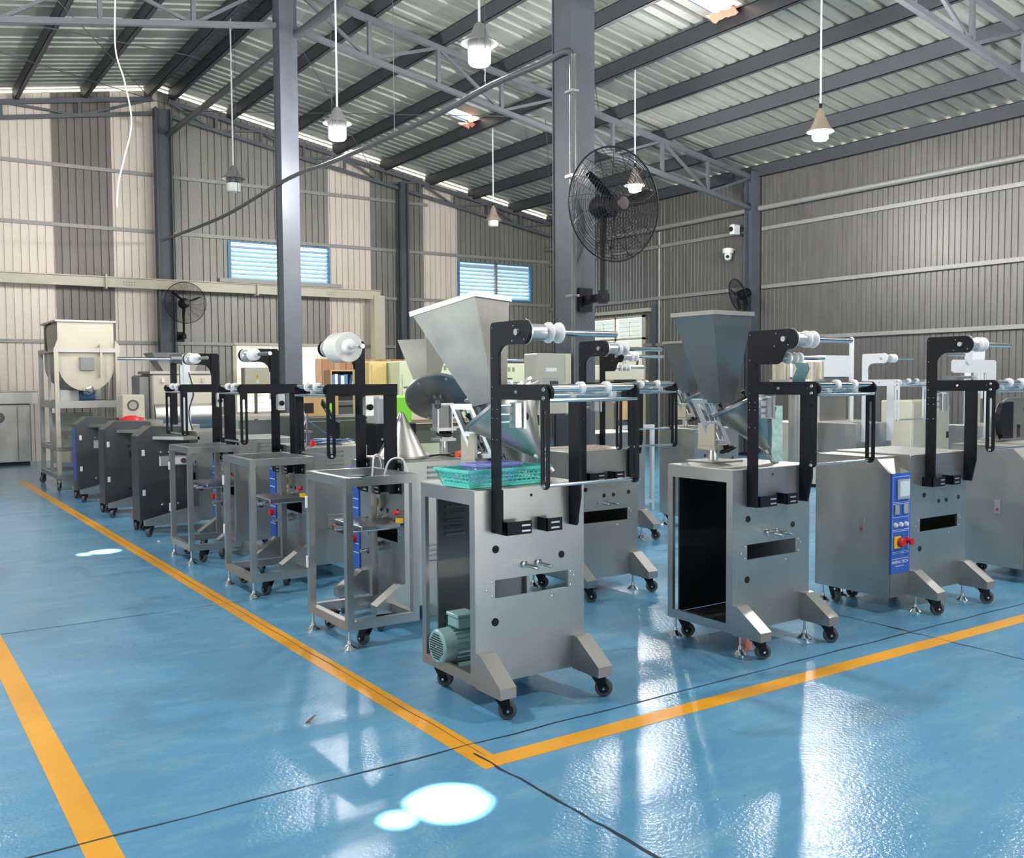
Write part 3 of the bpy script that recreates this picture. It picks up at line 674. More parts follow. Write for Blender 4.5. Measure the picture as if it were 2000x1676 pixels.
    if sensor:
        m = MB()
        for z in (1.385, 1.345, 1.31): m.cyl((xl, Y(-.285), z), (xl + .10, Y(-.285), z), .006, 8)
        o = m.build('sensor_rods', CHROME, P)
        m = MB(); m.cbox(xl + .085, xl + .125, Y(-.31), Y(-.262), 1.285, 1.40, .004); m.box(xl + .13, xl + .145, Y(-.315), Y(-.26), 1.28, 1.405)
        for z in (1.30, 1.34, 1.38): m.box(xl + .125, xl + .13, Y(-.30), Y(-.275), z - .008, z + .008)
        m.build('sensor_block', ALU, P)
        MB().lathe([(0, 0), (.018, .004), (.02, .016), (.012, .024), (0, .026)], (xl + .145, Y(-.288), 1.335), (1, 0, 0), 14).build('clamp_knob', BLACK, P)

def motor(P, loc):
    e = MB()
    x, y, z = loc
    # axis along x, fan cover towards -x
    o = MB().lathe([(0, 0), (.074, 0), (.082, .008), (.084, .05), (.084, .07)], (x, y, z), (1, 0, 0), 28).build('drive_motor', TEAL, P); o['label'] = 'mint green electric motor with finned body'
    m = MB(); m.lathe([(.078, .07), (.078, .20), (.084, .205), (.084, .225), (0, .225)], (x, y, z), (1, 0, 0), 28)
    for k in range(22):
        a = 2 * PI * k / 22; c, s = math.cos(a), math.sin(a); dx, dy_ = c, s
        m.add([(x + .075, y + c * .076, z + s * .076), (x + .20, y + c * .076, z + s * .076), (x + .20, y + c * .09, z + s * .09), (x + .075, y + c * .09, z + s * .09)], [(0, 1, 2, 3)])
    m.build('finned_body', TEAL, o)
    m = MB()
    for j in range(-5, 6):
        for k in range(-5, 6):
            yy, zz = k * .0115, j * .0115
            if .010 < math.hypot(yy, zz) < .062: m.box(x - .0015, x + .001, y + yy - .0042, y + yy + .0042, z + zz - .0028, z + zz + .0028)
    v = m.build('fan_grille_slots', DARK, o); v['kind'] = 'stuff'
    m = MB(); m.cbox(x + .09, x + .19, y - .05, y + .05, z + .085, z + .135, .006); m.cbox(x + .085, x + .195, y - .055, y + .055, z + .135, z + .15, .004); m.build('terminal_box', TEAL, o)
    m = MB(); m.box(x + .08, x + .20, y - .07, y + .07, z - .095, z - .08); m.build('motor_foot', TEAL, o)

def dosing(P, hrot=0.0, htilt=0.0, hsize=.33, mt=STEEL, lean=False):
    """auger-cup filler on top of the cabinet: block and bracket, tilted slide with handwheel, big funnel and square hopper"""
    z0 = .998
    m = MB(); m.box(-.13, .12, .075, .30, z0 + .0115, z0 + .020); m.build('filler_base', STEEL, P)
    m = MB(); m.cyl((-.02, .18, z0), (-.02, .18, z0 + .09), .028, 16); m.build('filler_pillar', ALU, P)
    m = MB(); m.box(-.08, .06, .11, .25, z0 + .085, z0 + .115); m.box(-.085, -.07, .11, .24, z0 + .11, z0 + .24); m.build('pivot_bracket', STEELW, P)
    # tilted slide: channel frame with two rods and a lead screw
    a, b = Vector((-.02, .13, 1.13)), Vector((-.10, .19, 1.37)); d = (b - a).normalized(); sx = Vector((.60, -.80, 0)); nn = d.cross(sx).normalized()
    m = MB()
    for sg in (-1, 1):
        for k in (0, 1):
            pass
        c = sx * (.05 * sg)
        vs = [a + c + sx * (.008 * i) + nn * (.02 * j) for i, j in ((-1, -1), (1, -1), (1, 1), (-1, 1))] + [b + c + sx * (.008 * i) + nn * (.02 * j) for i, j in ((-1, -1), (1, -1), (1, 1), (-1, 1))]
        m.add(vs, [(3, 2, 1, 0), (4, 5, 6, 7), (0, 1, 5, 4), (1, 2, 6, 5), (2, 3, 7, 6), (3, 0, 4, 7)])
    for p in (a, b, a + (b - a) * .45):
        vs = [p + sx * (.058 * i) + nn * (.022 * j) + d * (.012 * k) for k in (-1, 1) for i, j in ((-1, -1), (1, -1), (1, 1), (-1, 1))]
        m.add(vs, [(3, 2, 1, 0), (4, 5, 6, 7), (0, 1, 5, 4), (1, 2, 6, 5), (2, 3, 7, 6), (3, 0, 4, 7)])
    m.build('slide_frame', ALU, P)
    m = MB()
    for c in (-.03, 0, .03): m.cyl(a + sx * c, b + sx * c, .006, 8)
    m.build('slide_rods', CHROME, P)
    # handwheel
    hc = a - d * .05 + sx * .03; m = MB(); q1 = d.orthogonal().normalized(); q2 = d.cross(q1)
    m.tube([hc + (q1 * math.cos(t) + q2 * math.sin(t)) * .045 for t in [2 * PI * k / 20 for k in range(20)]], .008, 8, True)
    for k in range(3):
        t = 2 * PI * k / 3; m.cyl(hc, hc + (q1 * math.cos(t) + q2 * math.sin(t)) * .045, .006, 6)
    m.cyl(hc - d * .015, hc + d * .03, .014, 10); m.build('handwheel', BLACK, P)
    # funnel
    c0, c1 = (Vector((.02, .05, 1.385)), Vector((.165, -.075, 1.135))) if lean else (Vector((.065, .02, 1.372)), Vector((.165, -.08, 1.085)))
    if lean: MB().lathe([(.185, -.012), (.20, -.010), (.20, .004), (.182, .006), (.182, .07), (.030, .40), (.028, .40), (.176, .07), (.176, 0), (.03, -.03), (0, -.03)], (.15, .215, 1.44), (.22, -.12, -1), 34).build('rear_funnel', mt, P)
    d = (c1 - c0); L = d.length; d.normalize()
    MB().lathe([(.185, -.005), (.198, -.004), (.198, .006), (.190, .008), (.188, .03), (.030, L - .01), (.034, L), (.034, L + .02), (.022, L + .025), (.020, L + .11), (.017, L + .11)], c0, d, 36).build('funnel', mt, P)
    MB().lathe([(0, .02), (.175, .022), (.183, .012), (.186, 0)], c0, d, 30).build('metering_disc', STEELD, P)
    MB().lathe([(.185, -.012), (.205, -.010), (.205, .004), (.185, .004)], c0, d, 36).build('funnel_rim', STEEL, P)
    for ang in (.3, 1.1):
        m = MB(); q1 = d.orthogonal().normalized(); q2 = d.cross(q1); pp = c0 + (q1 * math.cos(ang * 3) + q2 * math.sin(ang * 3)) * .17
        m.lathe([(.005, 0), (.005, .03), (.013, .034), (.013, .05), (0, .052)], pp, -d, 10); m.build('clamp_knob', BLACK, P)
    # hopper
    s, sb, h = hsize / 2, .062, .50 if lean else .515
    bc = Vector((0 if lean else -.035, .10 if lean else .12, 1.385 if lean else 1.36)); M = Matrix.Translation(bc) @ Matrix.Rotation(hrot, 4, 'Z') @ Matrix.Rotation(htilt, 4, 'X')
    def loop(k, z, ox=0, oy=0): return [M @ Vector((x * k + ox, y * k + oy, z)) for x, y in ((-1, -1), (1, -1), (1, 1), (-1, 1))]
    off = -.03
    o1, o2 = loop(s, h, off, .03), loop(sb, 0); i1, i2 = loop(s - .004, h, off, .03), loop(sb - .004, 0)
    m = MB(); vs = o1 + o2 + i1 + i2; fs = []
    for i in range(4):
        j = (i + 1) % 4; fs += [(i, j, 4 + j, 4 + i), (8 + j, 8 + i, 12 + i, 12 + j), (i, 8 + i, 8 + j, j), (4 + i, 4 + j, 12 + j, 12 + i)]
    m.add(vs, fs); o = m.build('hopper', GALV if hrot else TEALSTEEL, P)
    m = MB(); e1, e0 = loop(s + .008, h + .012, off, .03), loop(s + .008, h - .012, off, .03); k1, k0 = loop(s - .003, h + .012, off, .03), loop(s - .003, h - .012, off, .03); fs = []
    for i in range(4):
        j = (i + 1) % 4; fs += [(i, j, 4 + j, 4 + i), (8 + j, 8 + i, 12 + i, 12 + j), (i, 8 + i, 8 + j, j), (4 + i, 4 + j, 12 + j, 12 + i)]
    m.add(e1 + e0 + k1 + k0, fs); m.build('hopper_rim', STEEL, o)

def louvers(P, x, y0, y1, z0, n, dz=.035, mt=STEEL, face=-1):
    m = MB()
    for k in range(n):
        z = z0 + k * dz; m.add([(x, y0, z), (x, y1, z), (x + face * .010, y1, z - .006), (x + face * .010, y0, z - .006), (x, y0, z - .016), (x, y1, z - .016)], [(0, 1, 2, 3), (3, 2, 5, 4)])
    o = m.build('vent_louvers', mt, P); return o

def machine(label, loc, rz=0.0, body='open', W=.622, D=.498, feet=False, frame=BLACK, fx=0.0, low=.81, film=False, reel2=False, sensor=True, tower=False, cage=None, pins=True, steel=STEEL, group=None, nose=False, leglen=.20, closed_right=False):
    P = thing('packaging_machine', label, 'machine', loc, rz, group)
    w, d, z0, z1, yf = W / 2, D / 2, .112, .997, -D / 2
    # front panel with a slot
    sl = rect(-.205, .215, .505, .588)
    MB().ringp(rect(-w, w, z0, z1), sl, 'y', yf, yf + .012).build('front_panel', steel, P)
    holes(P, [(-.165, .74, .014), (.0, .69, .013), (.085, .69, .013), (.225, .70, .013), (-.205, .395, .016)] if tower or body == 'closed' else [(-.205, .395, .017), (.175, .668, .015), (-.20, .73, .016), (-.165, .965, .006), (.0, .965, .006)], yf)
    bolts(P, [(x, yf, z) for x in (-.22, .23) for z in (.515, .58)] + [(-.25, yf, .545), (.25, yf, .56), (.12, yf, .475)], .006, (0, -1, 0), .002)
    if pins and not tower:
        m = MB()
        for x in (-.045, .035): m.lathe([(.017, 0), (.017, .012), (.009, .014), (.009, .10), (.007, .104), (0, .104)], (x, yf, .645), (.12, -1, -.05), 14)
        m.build('guide_pins', CHROME, P)
    m = MB(); m.cbox(-w - .003, w + .003, yf - .002, d + .002, z1 - .003, z1 + .012, .005); m.build('top_plate', steel, P)
    MB().box(-w + .0205, w - .0205, yf + .012, d - .0185, z0 + .001, z0 + .02).build('bottom_plate', steel, P)
    if body == 'open':
        MB().ringp([(yf + .012, z0), (d, z0), (d, z1), (yf + .012, z1)], [(yf + .045, z0 + .05), (d - .04, z0 + .05), (d - .04, z1 - .06), (yf + .045, z1 - .06)], 'x', -w, -w + .02).build('side_frame', steel, P)
        if closed_right: MB().box(w - .012, w, yf + .012, d, z0 + .02, z1 - .003).build('side_panel', STEELD, P)
        else: MB().ringp([(yf + .012, z0 + .02), (d, z0 + .02), (d, z1), (yf + .012, z1)], [(yf + .045, z0 + .05), (d - .04, z0 + .05), (d - .04, z1 - .06), (yf + .045, z1 - .06)], 'x', w - .02, w).build('side_frame', steel, P)
        MB().box(-w + .085, w - .02, d - .012, d, z0 + .02, z1 - .003).build('rear_panel', DARKP if closed_right else STEELD, P)
        if not closed_right:
            for zz, n in ((.745, 5), (.255, 4)):
                m = MB()
                for k in range(n): z = zz + k * .034; m.add([(-.185, d - .012, z), (-.075, d - .012, z), (-.075, d - .024, z - .007), (-.185, d - .024, z - .007), (-.185, d - .012, z - .018), (-.075, d - .012, z - .018)], [(0, 1, 2, 3), (3, 2, 5, 4)])
                m.build('vent_louvers', STEEL, P)
    else:
        MB().box(-w, -w + .012, yf + .012, d, z0 + .02, z1 - .003).build('side_panel', steel, P)
        MB().box(w - .012, w, yf + .012, d, z0 + .02, z1 - .003).build('side_panel', steel, P)
        MB().box(-w + .012, w - .012, d - .012, d, z0 + .02, z1 - .003).build('rear_panel', steel, P)
        for zz in (.88, .40): louvers(P, w, yf + .16, yf + .30, zz, 4, .032, STEEL, 1)
        o = MB().box(w, w + .006, yf + .40, yf + .43, .66, .74).build('door_latch', GREYP, P)
        o = MB().lathe([(0, 0), (.010, 0), (.010, .008), (0, .008)], (w + .006, yf + .415, .68), (1, 0, 0), 10).build('latch_button', RED, P)
    # legs, casters, feet
    for x0, x1 in ((-w, -w + .085), (w - .073, w + .012)): leg(P, x0, x1, yf, ln=leglen)
    caster(P, -w + .042, yf - leglen + .055, .105, -1.05, .043); caster(P, w - .03, yf - leglen + .055, .105, -.85, .043)
    caster(P, -w + .06, d - .07, z0, -.6); caster(P, w - .06, d - .07, z0, .9)
    if feet:
        for x in (-w + .03, w - .06): level_foot(P, x, yf - .03 if x < 0 else yf - .02, .12)
        level_foot(P, -w + .012 + .02, d - .03, .12); level_foot(P, w - .03, d - .03, .12)
    if frame: film_frame(P, fx, yf, frame, film, reel2, sensor, low=low)
    if frame is BLACK:
        for x, s in ((-.10, 0), (.125, 1)):
            m = MB(); m.box(x - .09, x + .05 if s == 0 else x + .0, yf - .075, yf - .069, .80, .86); m.box(x - .09, x - .084, yf - .075, yf, .80, .86)
            o = m.build('guide_bracket', BLACK, P)
            mm = MB(); xx = x + .03 if s == 0 else x - .03
            for z in (.815, .84): mm.box(xx - .035, xx + .012, yf - .0765, yf - .075, z - .004, z + .004)
            mm.build('bracket_slots', ALU, o)
    if tower:
        x0, x1 = -w - .205, -w; ch = .10
        prof = [(yf + .008, z0), (d, z0), (d, z1 - .01), (yf + ch, z1 - .01), (yf + .008, .90)]
        MB().prism(prof, 'x', x0, x0 + .012).build('side_panel', steel, P)
        MB().box(x0 + .012, x1, yf, yf + .012, z0, .262).build('tower_plinth', steel, P)
        o = MB().box(x0 + .010, x1, yf - .003, yf + .012, .262, .898).build('control_panel', BLUE, P); o['label'] = 'blue control strip with touchscreen, buttons and stop switch'
        MB().add([(x0 + .012, yf, .898), (x1, yf, .898), (x1, yf + ch, z1 - .012), (x0 + .012, yf + ch, z1 - .012), (x0 + .012, yf + .01, .89), (x1, yf + .01, .89), (x1, yf + ch, z1 - .024), (x0 + .012, yf + ch, z1 - .024)], [(0, 1, 2, 3), (7, 6, 5, 4), (0, 4, 5, 1), (1, 5, 6, 2), (2, 6, 7, 3), (3, 7, 4, 0)]).build('sloped_cover', steel, P)
        MB().box(x0, x1, yf + ch, d, z1 - .012, z1).build('tower_top', steel, P)
        cx = (x0 + x1) / 2; f = yf - .003
        q = MB().cbox(cx - .045, cx + .082, f - .016, f, .735, .86, .006).build('screen_bezel', GREYP, o); MB().box(cx - .03, cx + .068, f - .0175, f - .016, .752, .848).build('touchscreen', SCREEN, o)
        for bx in (cx - .045, cx + .045):
            MB().cbox(bx - .022, bx + .022, f - .012, f, .64, .70, .004).build('meter', GREYP, o)
        for bx in (cx - .055, cx, cx + .055): MB().lathe([(.016, 0), (.016, .006), (.012, .008), (.012, .016), (0, .018)], (bx, f, .573), (0, -1, 0), 16).build('push_button', TAG, o)
        MB().cbox(cx - .072, cx - .005, f - .012, f, .425, .50, .004).build('switch_plate', YPLAST, o); MB().lathe([(.03, 0), (.03, .022), (.022, .03), (0, .03)], (cx - .02, f - .012, .462), (0, -1, 0), 18).build('main_switch', RED, o)
        MB().lathe([(.026, 0), (.026, .008), (.012, .010), (.012, .035), (.022, .037), (.022, .05), (0, .053)], (cx + .06, f, .462), (0, -1, 0), 18).build('stop_button', RED, o)
        m = MB()
        for z in (.877, .715, .705, .62, .54, .53, .40, .39, .355): m.box(x0 + .022, x1 - .012, f - .0006, f, z - .0012, z + .0012)
        for zz0, zz1 in ((.715, .877), (.62, .705), (.53, .61), (.41, .52)): m.box(x0 + .022, x0 + .024, f - .0006, f, zz0, zz1); m.box(x1 - .014, x1 - .012, f - .0006, f, zz0, zz1)
        m.build('printed_lines', TAG, o)
        for txt, z, sz in (('ANPHA TECH', .325, .028), ('HOTLINE', .300, .014)):
            if txt == 'HOTLINE': continue
            cu = bpy.data.curves.new('lettering', 'FONT'); cu.body = txt; cu.size = sz; cu.align_x = 'CENTER'; cu.extrude = .0006; cu.materials.append(TAG)
            tc_ = bpy.data.objects.new('lettering_curve', cu); COL.objects.link(tc_); dg = bpy.context.evaluated_depsgraph_get(); me = bpy.data.meshes.new_from_object(tc_.evaluated_get(dg)); bpy.data.objects.remove(tc_, do_unlink=True)
            tx = bpy.data.objects.new('lettering', me); COL.objects.link(tx); tx.parent = o; tx.location = (cx, f - .0012, z); tx.rotation_euler = (PI / 2, 0, 0)
        m = MB()
        for k in range(9): m.box(cx - .045 + k * .010, cx - .039 + k * .010, f - .0008, f, .306, .311)
        m.build('small_print', TAG, o)
        o = MB().box(x0 - .005, x0, -.02 - .08, .02 - .08, .50, .60).build('door_latch', GREYP, P); MB().lathe([(.009, 0), (.009, .005), (0, .006)], (x0 - .005, -.08, .53), (-1, 0, 0), 10).build('latch_button', RED, P)
        caster(P, x0 + .07, d - .10, z0, .4); level_foot(P, x0 + .03, d - .04, .12)
    if nose:
        # switch tower standing forward of the cabinet on its far side, with hinge tabs and a puller unit on its side
        nx0, nx1, ny0 = -w + .02, -w + .32, yf - .50
        prof = [(yf + .02, z0), (yf + .02, 1.045), (ny0 + .12, 1.06), (ny0, .965), (ny0, z0)]
        MB().prism(prof, 'x', nx0, nx1).build('switch_tower', STEELX, P)
        if nose == 'blue': MB().box(nx0 + .03, nx1 - .06, ny0 - .004, ny0, .24, .93).build('control_panel', BLUE, P)
        MB().add([(nx1 + .001, yf + .02, .93), (nx1 + .001, ny0 + .14, .93), (w, ny0 + .36, .93), (w, yf + .02, .93), (nx1 + .001, yf + .02, .96), (nx1 + .001, ny0 + .14, .96), (w, ny0 + .36, .96), (w, yf + .02, .96)], [(3, 2, 1, 0), (4, 5, 6, 7), (0, 1, 5, 4), (1, 2, 6, 5), (2, 3, 7, 6), (3, 0, 4, 7)]).build('deck_plate', steel, P)
        for z in (.40, .80): MB().cbox(nx1, nx1 + .012, ny0 + .03, ny0 + .06, z - .03, z + .03, .004).build('hinge_tab', TAG, P)
        if nose == 'slot':
            MB().box(nx1, nx1 + .002, ny0 + .27, ny0 + .50, .64, .71).build('slot', DARK, P)
            for q, z in ((.27, .77), (.36, .77), (.45, .77), (.27, .28), (.37, .28)): MB().cyl((nx1, ny0 + q, z), (nx1 + .003, ny0 + q, z), .014, 12).build('panel_hole', DARK, P)
        else:
            o = MB().cbox(nx1, nx1 + .02, ny0 + .20, ny0 + .56, .66, .76, .004).build('puller_plate', ALU, P)
            MB().cbox(nx1 + .02, nx1 + .06, ny0 + .30, ny0 + .50, .675, .745, .004).build('puller_block', TAG, o)
            MB().cyl((nx1 + .02, ny0 + .42, .71), (nx1 + .08, ny0 + .42, .71), .026, 14).build('puller_roller', mat('brown_rubber_roller', (.12, .03, .02), 0, .5), o)
            MB().cyl((nx1 + .05, ny0 + .28, .70), (nx1 + .10, ny0 + .30, .62), .010, 10).build('lever', CHROME, o)
            bolts(P, [(nx1, ny0 + q, z) for q in (.22, .30, .38) for z in (.80, .27)], .014, (1, 0, 0), .008)
        caster(P, nx0 + .13, ny0 + .09, z0, .2)
    if cage:
        cx0, cx1, cy = cage          # square-tube safety cage in front of the panel
        T, zb, zt = .04, .13, .965; y0, y1 = cy, yf - .06
        for x in (cx0, cx1 - T):
            for yy in (y0, y1 - T): MB().box(x, x + T, yy, yy + T, zb + .03, zt - .05).build('cage_upright', steel, P)
        m = MB(); m.ringp(rect(cx0, cx1, y0, y1), rect(cx0 + T, cx1 - T, y0 + T, y1 - T), 'z', zt - .05, zt); m.build('cage_top_rail', steel, P)
        m = MB(); m.ringp(rect(cx0, cx1, y0, y1), rect(cx0 + T, cx1 - T, y0 + T, y1 - T), 'z', zb - .02, zb + .03); m.build('cage_bottom_rail', steel, P)
        for x in (cx0 + .03, cx1 - .03): level_foot(P, x, y0 + .02, .12)
        caster(P, cx0 + .06, y0 + .14, .11, 1.2); caster(P, cx1 - .06, y0 + .14, .11, 1.2)
        for z in (.42, .78):
            m = MB(); m.cbox(cx0 + .01, cx0 + .035, y0 - .012, y0, z - .035, z + .035, .004); m.build('hinge_tab', TAG, P)
        # forming parts inside the cage
        MB().lathe([(.02, 0), (.055, 0), (.055, .02), (.03, .025), (.03, .05)], (-.02, yf, .74), (0, -1, 0), 20).build('knurled_wheel', CREAM, P)
        m = MB(); m.cbox(-.10, .30, yf - .28, yf - .02, .615, .64, .004); m.build('sealing_jaw', STEELD, P)
        m = MB()
        for x in (.05, .20): m.cyl((x, yf - .34, .60), (x, yf, .60), .012, 10)
        m.build('jaw_rods', CHROME, P)
        MB().cyl((-.12, yf - .26, .585), (.06, yf - .26, .585), .028, 16).build('pull_belt_roller', mat('dark_red_rubber', (.10, .025, .02), 0, .5), P)
        MB().lathe([(.03, 0), (.03, .04), (.012, .045), (.012, .15), (0, .15)], (.0, yf, .46), (0, -1, -.15), 16).build('air_cylinder', ALU, P)
        MB().lathe([(.012, 0), (.012, .018), (.017, .02), (.015, .032), (0, .036)], (.27, yf - .02, .70), (0, -1, 0), 14).build('stop_button', RED, P)
        MB().box(.25, .295, yf - .03, yf, .635, .665).build('stop_box', YPLAST, P)
        o = MB().box(-w - .15, -w - .02, yf - .003, yf + .02, .25, .93).build('control_panel', BLUE, P)
        m = MB()
        for z in (.88, .80, .72, .66, .58, .50, .42, .36): m.box(-w - .14, -w - .03, yf - .0045, yf - .003, z - .003, z + .003)
        m.build('printed_lines', TAG, o)
        MB().box(-w - .16, -w, yf + .012, d, z0, z1 - .02).build('control_cabinet', steel, P)
        MB().lathe([(.03, 0), (.03, .03), (0, .035)], (-w - .09, yf - .003, .45), (0, -1, 0), 16).build('main_switch', RED, P)
    return P

M1 = machine('open steel machine in front holding the turquoise basket, mint green motor inside', (2.576, 3.91, 0))
motor(M1, (-.325, .085, .225)); dosing(M1, math.radians(29), math.radians(-13), .36, lean=True)
R2 = machine('open steel machine with square hopper, second from left in the front row', (4.21, 3.89, 0), .015, feet=True, reel2=True, W=.645, fx=.01, low=.80, closed_right=True)
dosing(R2, 0, 0, .325, TEALSTEEL)
R3 = machine('steel machine with blue control panel and touchscreen facing the aisle', (5.85, 3.945, 0), body='closed', W=.635, D=.57, feet=True, tower=True, fx=.06)
R4 = machine('steel cabinet machine cut off by the right edge, plain side facing the aisle', (7.42, 3.93, 0), body='closed', W=.635, D=.57, feet=True, tower=True, frame=None)

r90 = -PI / 2
GC = 'caged machines in the left row'
M2 = machine('caged machine with a clear film roll, nearest of the left row', (2.96, 5.50, 0), r90, 'closed', film=True, cage=(.02, .60, -.76), sensor=True)
M3 = machine('caged machine with a bright tabletop, second of the left row', (2.98, 7.10, 0), r90, 'closed', cage=(.02, .62, -.78), film=False)
M4 = machine('caged machine with paired slotted links, third of the left row', (2.94, 8.50, 0), r90, 'closed', cage=(-.08, .50, -.74))
M5 = machine('dark machine with red-brown puller roller on its tower, beside the third caged machine', (3.02, 10.02, 0), r90, 'closed', frame=None, nose='puller', pins=False, leglen=.52)
M6 = machine('dark machine with a black slot in its tower, between the two puller machines', (3.02, 11.66, 0), r90, 'closed', frame=None, nose='slot', pins=False, leglen=.52)
M7 = machine('dark machine with a blue strip on its edge, beside the tall ribbon mixer', (3.02, 13.32, 0), r90, 'closed', frame=None, nose='blue', pins=False, leglen=.52)

T2 = machine('closed machine with a stained top right behind the basket machine', (4.29, 5.46, 0), .0, 'closed', feet=True, fx=.0)
_m = MB(); rnd = random.Random(21)
for _k in range(9):
    _x, _y, _r = rnd.uniform(-.2, .22), rnd.uniform(-.17, .17), rnd.uniform(.03, .075)
    _m.add([(_x + _r * 1.5 * math.cos(2 * PI * q / 9) * rnd.uniform(.6, 1.2), _y + _r * math.sin(2 * PI * q / 9) * rnd.uniform(.6, 1.2), 1.0094 + .0001 * _k) for q in range(9)], [tuple(range(9))])
_o = _m.build('rust_stains', mat('rust_stain', (.30, .20, .15), .3, .6, .3, 30), T2); _o['kind'] = 'stuff'
T3 = machine('machine with black frame behind the stained-top machine', (5.83, 7.1, 0), 0, 'closed', feet=True, fx=-.02, reel2=True)
T4 = machine('far machine with a short black reel arm in front of the cream switch box', (5.45, 8.7, 0), 0, 'closed', feet=True)
T5 = machine('rear machine with a teal-tinted funnel behind the square hopper', (7.1, 7.1, 0), 0, 'closed', feet=True, frame=None)
dosing(T5, 0, 0, .30, TEALSTEEL)
T6 = machine('rear machine with white unwind frame and tall white lug post', (9.15, 6.75, 0), 0, 'closed', feet=True, frame=WPAINT, sensor=True)
T7 = machine('rear machine with an angled white reel plate pointing right', (9.74, 5.55, 0), 0, 'closed', feet=True, frame=None)
bx_ = MB().prism([(-.055, 1.01), (.035, 1.01), (.035, 1.60), (.06, 1.66), (.26, 1.66), (.29, 1.70), (.29, 1.78), (.26, 1.80), (-.03, 1.80), (-.055, 1.78)], 'y', -.01, .01).build('reel_plate', WPAINT, T7); bx_.location = (-.22, .10, 0)
MB().cyl((-.62, .09, 1.73), (-.27, .09, 1.73), .014, 12).build('reel_shaft', CHROME, T7)
MB().cyl((-.70, .06, 1.50), (.05, .06, 1.50), .016, 12).build('roller', CHROME, T7); MB().cyl((-.66, .06, 1.46), (.05, .06, 1.46), .010, 12).build('roller', CHROME, T7)
m = MB(); m.cbox(-.16, -.06, .02, .08, 1.45, 1.56, .006); m.box(-.10, .02, .03, .07, 1.28, 1.45); m.build('sensor_block', WPAINT, T7)
m = MB(); m.tube(spline([(-.14, .02, 1.56), (-.10, -.02, 1.60), (-.05, -.02, 1.52), (-.12, -.02, 1.42), (-.10, 0, 1.30), (-.08, 0, 1.05)], 6), .007, 6); m.build('sensor_cable', RUBBER, T7)
m = MB(); m.cbox(-.32, -.24, -.05, .05, 1.01, 1.34, .006); m.build('motor_block', STEELW, T7); MB().cyl((-.28, 0, 1.34), (-.28, 0, 1.46), .03, 14).build('ink_cup', mat('dark_brown_cup', (.03, .015, .01), 0, .4), T7)
o = MB().ringp([(-.03, 1.01), (.03, 1.01), (.03, 1.93)] + [(.03 * math.cos(a), 1.93 + .03 * math.sin(a)) for a in [PI * k / 6 for k in range(1, 6)]] + [(-.03, 1.93)], [(.012 * math.cos(a), 1.92 + .012 * math.sin(a)) for a in [-PI * 3 / 4, -PI / 4, 0, PI / 6, PI / 3, PI / 2, PI * 2 / 3, PI * 5 / 6, PI]][:9], 'y', -.01, .01).build('lug_post', WPAINT, T6); o.location = (.07, .10, 0)
# white reel bracket of the cut-off machine
o = MB().prism([(-.55, 1.55), (-.53, 1.535), (-.09, 1.535), (-.09, 1.01), (.05, 1.01), (.05, 1.62), (.03, 1.635), (-.53, 1.635), (-.55, 1.62)], 'y', .27, .285).build('reel_bracket', WPAINT, R4)
MB().ringp(stadium(-.35, 1.60, 1.82, .035, 6), [(-.35 + .012 * math.cos(a), 1.79 + .012 * math.sin(a)) for a in [2 * PI * k / 14 for k in range(14)]], 'y', .255, .27).build('lifting_lug', WPAINT, R4)

# ------------------------------------------------------------------ loose things on and around the front machines
def basket(name, label, x, y, z, rz, sx, sy, h, mt, pitch=.029, bar=.0040):
    t = thing(name, label, 'basket', (x, y, z), rz, None); a, b = sx / 2, sy / 2; tp = .025
    m = MB(); m.box(-a + tp, a - tp, -b + tp, b - tp, 0, .004); m.build('bottom', mt, t)
    m = MB(); m.ringp(rect(-a - .008, a + .008, -b - .008, b + .008), rect(-a + .004, a - .004, -b + .004, b - .004), 'z', h - .012, h); m.build('rim', mt, t)
    m = MB(); m.ringp(rect(-a + tp - .002, a - tp + .002, -b + tp - .002, b - tp + .002), rect(-a + tp + .004, a - tp - .004, -b + tp + .004, b - tp - .004), 'z', 0, .012)
    for z_ in [h * (k + 1) / 5 for k in range(4)]:
        q = tp * (1 - z_ / h); m.ringp(rect(-a + q, a - q, -b + q, b - q), rect(-a + q + .004, a - q - .004, -b + q + .004, b - q - .004), 'z', z_ - bar, z_ + bar)
    def up(p, q, w):
        m.add([(p[0] - w[0], p[1] - w[1], .004), (p[0] + w[0], p[1] + w[1], .004), (q[0] + w[0], q[1] + w[1], h - .01), (q[0] - w[0], q[1] - w[1], h - .01)], [(0, 1, 2, 3)])
    n = int(sx / pitch)
    for k in range(n + 1):
        f = -1 + 2 * k / n
        for s in (-1, 1): up((f * (a - tp), s * (b - tp)), (f * a, s * b), (bar, 0))
    n = int(sy / pitch)
    for k in range(n + 1):
        f = -1 + 2 * k / n
        for s in (-1, 1): up((s * (a - tp), f * (b - tp)), (s * a, f * b), (0, bar))
    o = m.build('lattice', mt, t); o['kind'] = 'stuff'
    return t
basket('plastic_basket', 'turquoise lattice basket on the front machine', 2.47, 3.824, 1.0105, .06, .47, .27, .085, BASKET)
basket('plastic_basket', 'small lilac basket lying inside the turquoise basket', 2.49, 3.865, 1.0155, .05, .26, .12, .094, LILAC, .019, .0028)

